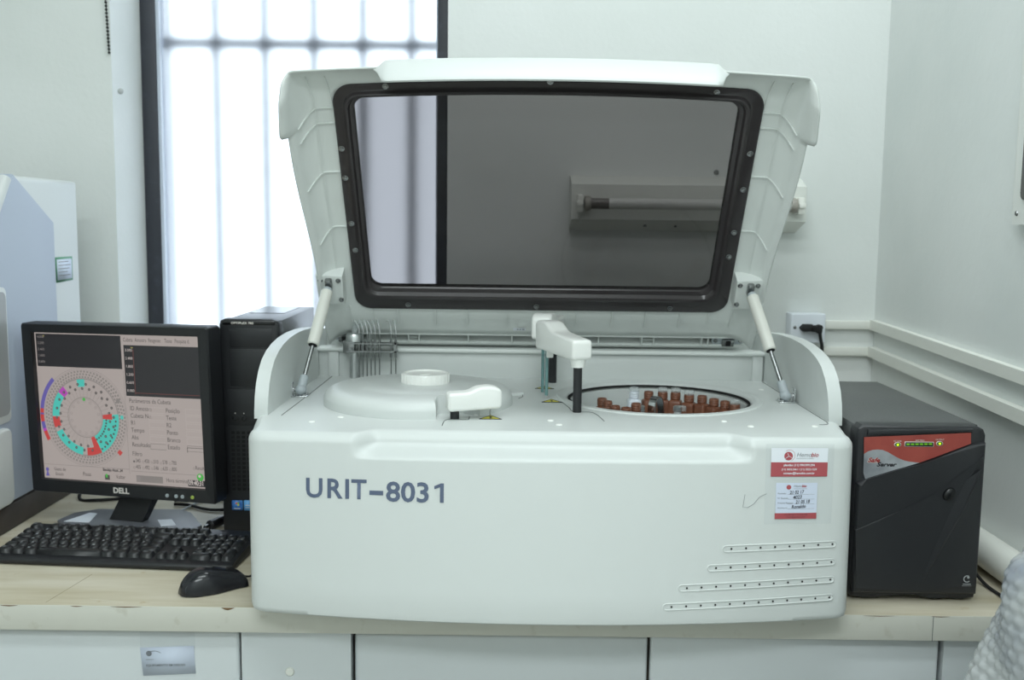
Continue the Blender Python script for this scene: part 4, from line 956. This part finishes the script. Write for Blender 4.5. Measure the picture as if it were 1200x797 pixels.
run(0, ['Esc'], 5.3); run(2, ['F1', 'F2', 'F3', 'F4'], 5.3); run(6.5, ['F5', 'F6', 'F7', 'F8'], 5.3); run(11, ['F9', 'F10', 'F11', 'F12'], 5.3)
n0 = 15.25
run(n0, ['', '', ''], 0); run(n0 + 1, [''], 1); run(n0, ['Del', 'End', 'PgD'], 3); run(n0, ['Ins', 'Hm', 'PgU'], 4); run(n0, ['', '', ''], 5.3)
p0_ = 18.5
run(p0_, [(2, '0'), ','], 0); run(p0_, ['1', '2', '3'], 1); run(p0_, ['4', '5', '6'], 2); run(p0_, ['7', '8', '9'], 3); run(p0_, ['', '/', '*', '-'], 4)
keys.append((p0_ + 3, 1, 0, 2, '')); keys.append((p0_ + 3, 1, 2, 2, '+'))
SCL = .452 / ((p0_ + 4) * U + .015)
PT = Matrix.Translation((0, -.066, .0155)) @ RX(math.atan2(.012, .136))
def key_mesh(mb, k):
    u, w_, r_, h_, t_ = k; ux = U * SCL; uy_ = .0222 * .98
    x0_, x1_ = kx0 + u * ux + .0006, kx0 + (u + w_) * ux - .0006; y0_, y1_ = r_ * uy_ * .94 + .0006, (r_ + h_) * uy_ * .94 - .0006
    d_ = .0028; z = .0085 + (.001 if r_ > 3 else 0)
    lo = [(x0_, y0_), (x1_, y0_), (x1_, y1_), (x0_, y1_)]; hi = [(x0_ + d_, y0_ + .0024), (x1_ - d_, y0_ + .0024), (x1_ - d_, y1_ - .0034), (x0_ + d_, y1_ - .0034)]
    rows = [[PT @ Vector((a, b_, 0)) for a, b_ in lo], [PT @ Vector((a, b_, z - .0012)) for a, b_ in [((p[0] * .9 + q[0] * .1), (p[1] * .9 + q[1] * .1)) for p, q in zip(hi, lo)]], [PT @ Vector(((a + (x0_ + x1_) / 2 * .06) / 1.06, (b_ + (y0_ + y1_) / 2 * .06) / 1.06, z)) for a, b_ in hi]]
    V = mb.grid(rows, closed=True); mb.bm.faces.new(V[-1])
    if t_: mb.text(t_, .0062 if len(t_) == 1 else .0042, PT @ T(hi[0][0] + .0012, hi[3][1] - .0058, z + .0002), 1, bold=.0001)
off = [k for k in keys if k[2] > 5 and k[0] < 3] + [k for k in keys if k[0] == 0 and k[2] in (2, 3, 4)]
for k in keys:
    if k in off: continue
    m = MB(); key_mesh(m, k); m.build('key', [M_key, M_leg], kb, local=True, fix=False)
m = MB()
for k in off: key_mesh(m, k)
o = m.build('key', [M_key, M_leg], kb, local=True, fix=False); o['kind'] = 'stuff'

# ------------------------------------------------------------------ mouse
MM = T(-.503, 1.638, CT) @ RZ(math.radians(39))
ms = thing('computer_mouse', 'black computer mouse at the worktop edge beside the keyboard', 'mouse', MM)
m = MB(); rows = []; nl = 22
for i in range(nl + 1):
    s_ = i / nl; x = -.057 + .114 * s_
    prof_w = (.0315 * (math.sin(PI * min(1, s_ * 1.9 + .03) / 2) ** .42 if s_ < .5 else 1) * (1 - .10 * sstep(.45, .75, s_) + .04 * sstep(.8, .95, s_)) * (max(0.02, 1 - max(0, (s_ - .90) / .104) ** 3) ** .5))
    hh = .0385 * math.sin(PI * min(1, (s_ + .015) ** .62 * 1.0) ) ** .8 if False else (.039 * (math.sin(PI / 2 * min(1, s_ / .38 + .04)) ** .5) if s_ < .38 else .039 * (1 - .62 * sstep(.30, 1.18, s_)))
    if s_ > .9: hh *= max(.3, 1 - ((s_ - .9) / .105) ** 2.5)
    rr_ = []
    for k in range(21):
        a = PI * k / 20; cx_ = math.cos(a); sx_ = math.sin(a)
        rr_.append(Vector((x, prof_w * (abs(cx_) ** .62) * (1 if cx_ > 0 else -1) * (1 - .10 * sx_), .0015 + hh * sx_ ** .72)))
    rows.append(rr_)
V = m.grid(rows); m.bm.faces.new(V[0]); m.bm.faces.new(V[-1][::-1]); m.bm.faces.new([r_[0] for r_ in V] + [r_[-1] for r_ in V][::-1])
m.build('mouse_shell', mat('mouse_black', S(30, 31, 36), .2), ms, local=True, angle=60)
m = MB(); m.tube([Vector((.006 + .005 * k, 0, .0375 - .00012 * k * k)) for k in range(2)], .0004, 5) if False else None
m = MB(); m.lathe([(.0, -.0035), (.008, -.0035), (.009, -.002), (.009, .002), (.008, .0035), (0, .0035)], T(.030, 0, .0245) @ RX(PI / 2), 20); m.build('scroll_wheel', M_rubber, ms, local=True)
m = MB(); m.prism(rrect(-.05, -.024, .05, .024, .02, 4), 0, .002); m.build('glide_pad', M_rubber, ms, local=True)
m = MB(); m.tube(bez([MM @ Vector((.055, 0, .010)), MM @ Vector((.066, .001, .007)), (-.4515, 1.705, .8028), (-.452, 1.735, .8026), (-.458, 1.775, .8026), (-.460, 1.83, .8026), (-.452, 1.90, .8026), (-.4485, 1.95, .8026), (-.4485, 2.05, .8026)], 8), .0019, 8); m.build('mouse_cord', M_rubber, ms)

# ------------------------------------------------------------------ cables
def cable(name, pts, r, label):
    o = MB().tube(bez(pts, 8), r, 9).build(name, M_rubber); tag(o, label, 'cable'); return o
z = CT + .0045
cable('monitor_cable', [(-.90, 2.28, .93), (-.955, 2.22, .84), (-.96, 2.17, z), (-.915, 2.155, z), (-.84, 2.185, z), (-.77, 2.23, z), (-.70, 2.27, z)], .0036, 'thick black cable curving out from under the left of the monitor')
cable('signal_cable', [(-.735, 2.13, z), (-.70, 2.125, z), (-.665, 2.10, z), (-.635, 2.09, z), (-.60, 2.10, z), (-.578, 2.13, z)], .0032, 'black cable lying nearest the keyboard between monitor and tower')
cable('signal_cable', [(-.745, 2.16, z), (-.70, 2.175, z), (-.65, 2.17, z), (-.61, 2.18, z), (-.579, 2.20, z)], .0034, 'black cable lying across the middle between monitor and tower')
cable('signal_cable', [(-.76, 2.20, z), (-.715, 2.19, z + .006), (-.66, 2.20, z), (-.62, 2.22, z), (-.579, 2.26, z)], .003, 'black cable lying furthest back between monitor and tower')
cable('grey_lead', [(-.71, 2.05, z), (-.695, 2.12, z), (-.675, 2.2, z), (-.67, 2.3, z)], .0022, 'thin pale lead running back between monitor and tower').data.materials[0] = M_greyp
fb = thing('adapter_plug', 'black cylindrical plug with metal tip lying behind the keyboard by the tower', 'plug', T(-.61, 1.98, CT))
m = MB(); m.cyl((-.606, 1.958, CT + .011), (-.590, 1.999, CT + .011), .010, .0095, n=18, bev=.002); m.cyl((-.590, 1.999, CT + .011), (-.586, 2.012, CT + .010), .006, .004, n=12); m.build('plug_body', M_dark, fb)
m = MB(); m.cyl((-.611, 1.945, CT + .0105), (-.606, 1.958, CT + .011), .0045, n=12); m.build('plug_tip', M_steel, fb)
m = MB(); m.tube(bez([(-.587, 2.010, CT + .010), (-.585, 2.05, CT + .008), (-.578, 2.10, CT + .004), (-.59, 2.16, CT + .0035)], 6), .003, 8); m.build('plug_lead', M_rubber, fb)

# ------------------------------------------------------------------ instrument at the left edge
pl = MB().bx((-1.75, 1.70, CT), (-1.0, 2.46, .852), bev=.004).build('plinth_board', M_plinth)
tag(pl, 'dark board under the instrument at the left edge', 'board')
li = thing('lab_instrument', 'tall white and blue grey instrument at the left edge, standing on a dark board', 'instrument', T(-1.3, 2.1, .852))
XS = -1.0
m = MB(); m.prism([(2.02, 1.508), (2.325, 1.508), (2.325, .853), (1.80, .853), (1.80, 1.20)], -.55, -.006, SIDE(XS, 0, 0), bev=.012, seg=3); m.build('housing', M_inst, li)
m = MB(); m.prism([(2.018, 1.510), (2.188, 1.414), (2.188, .856), (1.78, .856), (1.78, 1.20), (1.806, 1.236)], -.5, 0, SIDE(XS, 0, 0), bev=.004, seg=2)
m.build('side_cover', M_bluep, li)
m = MB(); a_, b_ = Vector((XS - .012, 2.004, 1.500)), Vector((XS - .012, 1.80, 1.232)); m.tube([a_, b_], .013, 12); m.build('edge_trim', M_inst, li)
m = MB(); m.prism(rrect(1.76, 1.02, 1.962, 1.288, .014, 4), -.4, .004, SIDE(XS, 0, 0), bev=.003, mi=0); m.build('sampling_bay', M_inst, li)
m = MB(); m.prism(rrect(1.74, 1.036, 1.955, 1.279, .014, 4), -.3, .005, SIDE(XS, 0, 0), mi=0); m.build('bay_window', mat('bay_grey', S(150, 152, 152), .4), li)
m = MB(); m.prism(rrect(1.74, .858, 1.946, 1.012, .018, 4), -.4, .012, SIDE(XS, 0, 0), bev=.006, seg=3); m.build('front_drawer', M_inst, li)
m = MB(); SS = SIDE(XS - .0052, 0, 0)
m.prism([(2.197, 1.338), (2.281, 1.338), (2.281, 1.284), (2.199, 1.282)], -.0005, .0004, SS, mi=0); m.prism([(2.203, 1.333), (2.276, 1.333), (2.276, 1.289), (2.204, 1.287)], 0, .0009, SS, mi=1)
for i in range(5):
    m.rect(2.209, 1.3265 - i * .0075, 2.209 + (.05, .06, .055, .045, .058)[i], 1.3280 - i * .0075, SS, 2, .0013)
m.build('inspection_sticker', [mat('sticker_green', S(90, 150, 120), .5), M_paper2, M_inkg], li, fix=False)

# ------------------------------------------------------------------ wall light fixture behind the lid window
wl = thing('wall_light_fixture', 'white tube light fixture on the back wall behind the lid window, unlit', 'light fixture', T(.42, 2.45, 1.475))
m = MB(); m.prism([(2.4995, 1.412), (2.4995, 1.543), (2.47, 1.543), (2.412, 1.520), (2.410, 1.437), (2.416, 1.434), (2.498, 1.410)], .138, .7005, SIDE(0, 0, 0), bev=.001); m.build('channel', mat('fixture_white', S(222, 224, 218), .4), wl)
M_lh = mat('lampholder_grey', S(150, 146, 138), .4)
for x, s_ in ((.158, 1), (.680, -1)):
    m = MB(); m.box((x, 2.395, 1.474), (.016, .034, .040), bev=.003, mi=0); m.box((x - s_ * .001, 2.377, 1.474), (.0165, .010, .012), bev=.002, mi=0); m.lathe([(.011, 0), (.017, .001), (.0185, .008), (.017, .015), (.011, .016)], T(x + s_ * .009, 2.385, 1.474) @ RY(s_ * PI / 2), 20, mi=1)
    m.build('lampholder', [M_pvc, M_lh], wl)
m = MB(); m.cyl((.170, 2.385, 1.474), (.225, 2.385, 1.474), .0128, n=20, mi=1); m.cyl((.225, 2.385, 1.474), (.63, 2.385, 1.474), .013, n=20, mi=0); m.cyl((.63, 2.385, 1.474), (.67, 2.385, 1.474), .0128, n=20, mi=2)
m.build('lamp_tube', [mat('tube_white', S(205, 206, 202), .3), mat('tube_blackened', S(110, 106, 102), .3), mat('tube_end', S(200, 200, 196), .25)], wl)
for x, y, z_ in ((.32, 2.447, 1.424), (.395, 2.45, 1.424)): MB().cyl((x, y, z_ + .004), (x, y, z_ - .004), .004, n=10).build('screw', M_steel, wl)
MB().lathe([(.007, 0), (.006, .002), (0, .003)], FRONT(.50, 2.4995, 1.556), 12).build('mounting_plug', M_steel, wl)

# outlet and plug
ol = thing('wall_outlet', 'white surface mounted wall socket above the analyser right wing', 'outlet', T(.731, 2.48, 1.176))
m = MB(); m.prism(rrect(.6885, 1.139, .7740, 1.2125, .004, 3), -.0445, 0, FRONT(0, 2.455, 0), bev=.003, seg=3); m.build('socket_box', M_pvcb, ol)
for x in (.6985, .7645): MB().lathe([(.0042, 0), (.004, .001), (0, .0018)], FRONT(x, 2.455, 1.178), 12).build('screw', M_steel, ol)
m = MB(); m.prism([(.7085, 1.178), (.7165, 1.187), (.738, 1.187), (.738, 1.170), (.7165, 1.169)], 0, .022, FRONT(0, 2.455, 0), bev=.004); o = m
o.box((.744, 2.441, 1.177), (.018, .020, .013), bev=.003); o.box((.754, 2.441, 1.176), (.014, .022, .022), bev=.005)
for k in range(4): o.box((.737 + k * .004, 2.441, 1.177), (.0016, .022, .015))
pg = thing('power_plug', 'black power plug with drooping cord in the wall socket', 'plug', T(.74, 2.44, 1.17)); o.build('plug_body', M_rubber, pg)
m = MB(); m.tube(bez([(.756, 2.441, 1.172), (.759, 2.440, 1.150), (.763, 2.440, 1.13), (.764, 2.445, 1.08), (.762, 2.46, .98), (.755, 2.47, .87), (.74, 2.46, .806)], 6), .0042, 9); m.build('cord', M_rubber, pg)

# breaker box on the right wall, with conduit
bb = thing('wall_box', 'white wall box with dark window cut off at the right edge', 'box', T(WX, 1.77, 1.58))
m = MB(); m.prism(rrect(1.58, 1.432, 1.800, 1.752, .006, 3), -.018, 0, SIDE(WX, 0, 0) @ RY(0), bev=.003); 
m.build('face_plate', mat('box_enamel', S(222, 224, 220), .35), bb)
m = MB(); m.prism(rrect(1.60, 1.475, 1.770, 1.715, .012, 4), -.022, -.016, SIDE(WX, 0, 0)); m.build('dark_window', mat('box_window', S(80, 78, 76), .3), bb)
MB().lathe([(.005, 0), (.004, .002), (0, .0026)], SIDE(WX - .0181, 1.785, 1.452) @ RY(PI), 12).build('screw', M_steel, bb)
m = MB(); m.bx((WX - .012, 1.796, 1.502), (WX, 1.812, 1.508)); m.bx((WX - .012, 1.796, 1.486), (WX, 1.812, 1.491)); m.build('side_clip', M_pvc, bb)
tag(MB().bx((WX - .014, 1.66, 1.45), (WX, 1.812, CH), bev=.003).build('conduit', M_pvc), 'white conduit running up the right wall behind the wall box', 'conduit')

# ------------------------------------------------------------------ bubble wrapped thing in the right foreground
bw = thing('wrapped_equipment', 'bubble wrapped bundle in the right foreground, cut off by the frame', 'bundle', T(.80, 1.08, 0))
cx0, cy0 = .815, 1.06
def bubble(u, v, p=.017):
    j = round(v / (p * .866)); best = 9
    for dj in (-1, 0, 1):
        jj = j + dj; off_ = (jj % 2) * .5; i = round(u / p - off_)
        for di in (-1, 0, 1):
            d = math.hypot(u - (i + di + off_) * p, v - jj * p * .866); best = min(best, d)
    return max(0, 1 - (best / (p * .47)) ** 2) ** .5
def wrap_shape(a, z):      # radius of the wrapped bundle at angle a, height z
    c, s_ = math.cos(a), math.sin(a); n_ = 3.2
    r = (abs(c / .222) ** n_ + abs(s_ / .20) ** n_) ** (-1 / n_)
    r += .012 * math.sin(3 * a + 9 * z) + .008 * math.sin(7 * a - 13 * z + 1) + .006 * math.sin(11 * a + 21 * z)
    return r
m = MB(); rows = []; NA = 340
ztop = 1.12
zs = [0, .2, .4, .6, .7] + [.72 + .0040 * i for i in range(87)]
for z_ in zs:
    row = []
    for k in range(NA):
        a = 2 * PI * k / NA; r = wrap_shape(a, z_) * (1 + .24 * (ztop - z_) * (1 if z_ > .5 else 1) ) 
        q = sstep(1.0, 1.08, z_); r *= 1 - .25 * q * q
        arc = a * .22
        bb_ = bubble(arc, z_) * .0042 if z_ > .7 else 0
        X_ = cx0 + (r + bb_) * math.cos(a); X_ = X_ if X_ < .87 else .87 + .02 * (1 - math.exp(-(X_ - .87) / .1)); row.append(Vector((X_, cy0 + (r + bb_) * math.sin(a), z_)))
    rows.append(row)
for f_ in (.98, .95, .92, .89, .86, .83, .8, .77, .74, .7, .66, .62, .58, .54, .5, .45, .4, .35, .3, .25, .2, .15, .1, .02):
    base = rows[91]
    row = []
    for k in range(NA):
        v0 = base[k]; x = cx0 + (v0.x - cx0) * f_; y = cy0 + (v0.y - cy0) * f_
        row.append(Vector((x, y, ztop - .056 + .05 * (1 - f_ ** 2) + bubble(x, y) * .0042 + .004 * math.sin(40 * x) * math.sin(37 * y))))
    rows.append(row)
M_bub = mat('bubble_film', S(190, 193, 194), .25, noise=(9, S(138, 144, 156), .48, .72), coat=.25)
rows = rows[:92] + rows[-24:]
V = m.grid(rows, closed=True); m.bm.faces.new(V[-1]); m.bm.faces.new(V[0][::-1]); m.build('bubble_wrap', M_bub, bw, angle=70)

# ------------------------------------------------------------------ light
def area(name, loc, size, power, col, rot=(0, 0, 0), spread=PI):
    d = bpy.data.lights.new(name, 'AREA'); d.shape = 'RECTANGLE'; d.size, d.size_y = size; d.energy = power; d.color = col; d.spread = spread
    o = bpy.data.objects.new(name, d); COL.objects.link(o); o.location = loc; o.rotation_euler = rot
    return o
LC = (.915, 1.0, 1.015)
area('lamp_or_fill', (.35, 1.70, CH - .06), (1.3, .30), 15, LC)
area('lamp_or_fill', (-.15, .30, CH - .06), (1.3, .30), 17.5, LC)
area('lamp_or_fill', (-.30, -1.15, CH - .06), (1.6, .6), 41, LC)  # frontal fill added behind the camera, no known fixture there
W = bpy.data.worlds.new('sky'); scn.world = W; W.use_nodes = True
bg = W.node_tree.nodes['Background']; bg.inputs[0].default_value = (.80, .91, 1.0, 1); bg.inputs[1].default_value = 2.5

# ------------------------------------------------------------------ camera
pitch, roll, FPX = math.radians(6.55), math.radians(.7), 1170.0
Fv = Vector((0, math.cos(pitch), -math.sin(pitch))); U0 = Vector((0, math.sin(pitch), math.cos(pitch))); R0 = Vector((1, 0, 0))
Rv = math.cos(roll) * R0 + math.sin(roll) * U0; Uv = -math.sin(roll) * R0 + math.cos(roll) * U0
cd = bpy.data.cameras.new('camera'); co = bpy.data.objects.new('camera', cd); COL.objects.link(co)
co.matrix_world = Matrix(((Rv.x, Uv.x, -Fv.x, 0), (Rv.y, Uv.y, -Fv.y, 0), (Rv.z, Uv.z, -Fv.z, 1.42), (0, 0, 0, 1)))
cd.sensor_fit = 'HORIZONTAL'; cd.sensor_width = 36; cd.lens = FPX / 1200 * 36; cd.clip_start = .02
cd.dof.use_dof = True; cd.dof.focus_distance = 1.62; cd.dof.aperture_fstop = 5.6
scn.camera = co
vs_ = scn.view_settings; vs_.view_transform = 'Standard'; vs_.look = 'None'; vs_.gamma = 1; vs_.use_curve_mapping = False; vs_.exposure = 0.10
scn.display_settings.display_device = 'sRGB'
scn.cycles.use_denoising = True
scn.cycles.max_bounces = 10; scn.cycles.diffuse_bounces = 5; scn.cycles.transparent_max_bounces = 12
scn.cycles.sample_clamp_indirect = 6.0
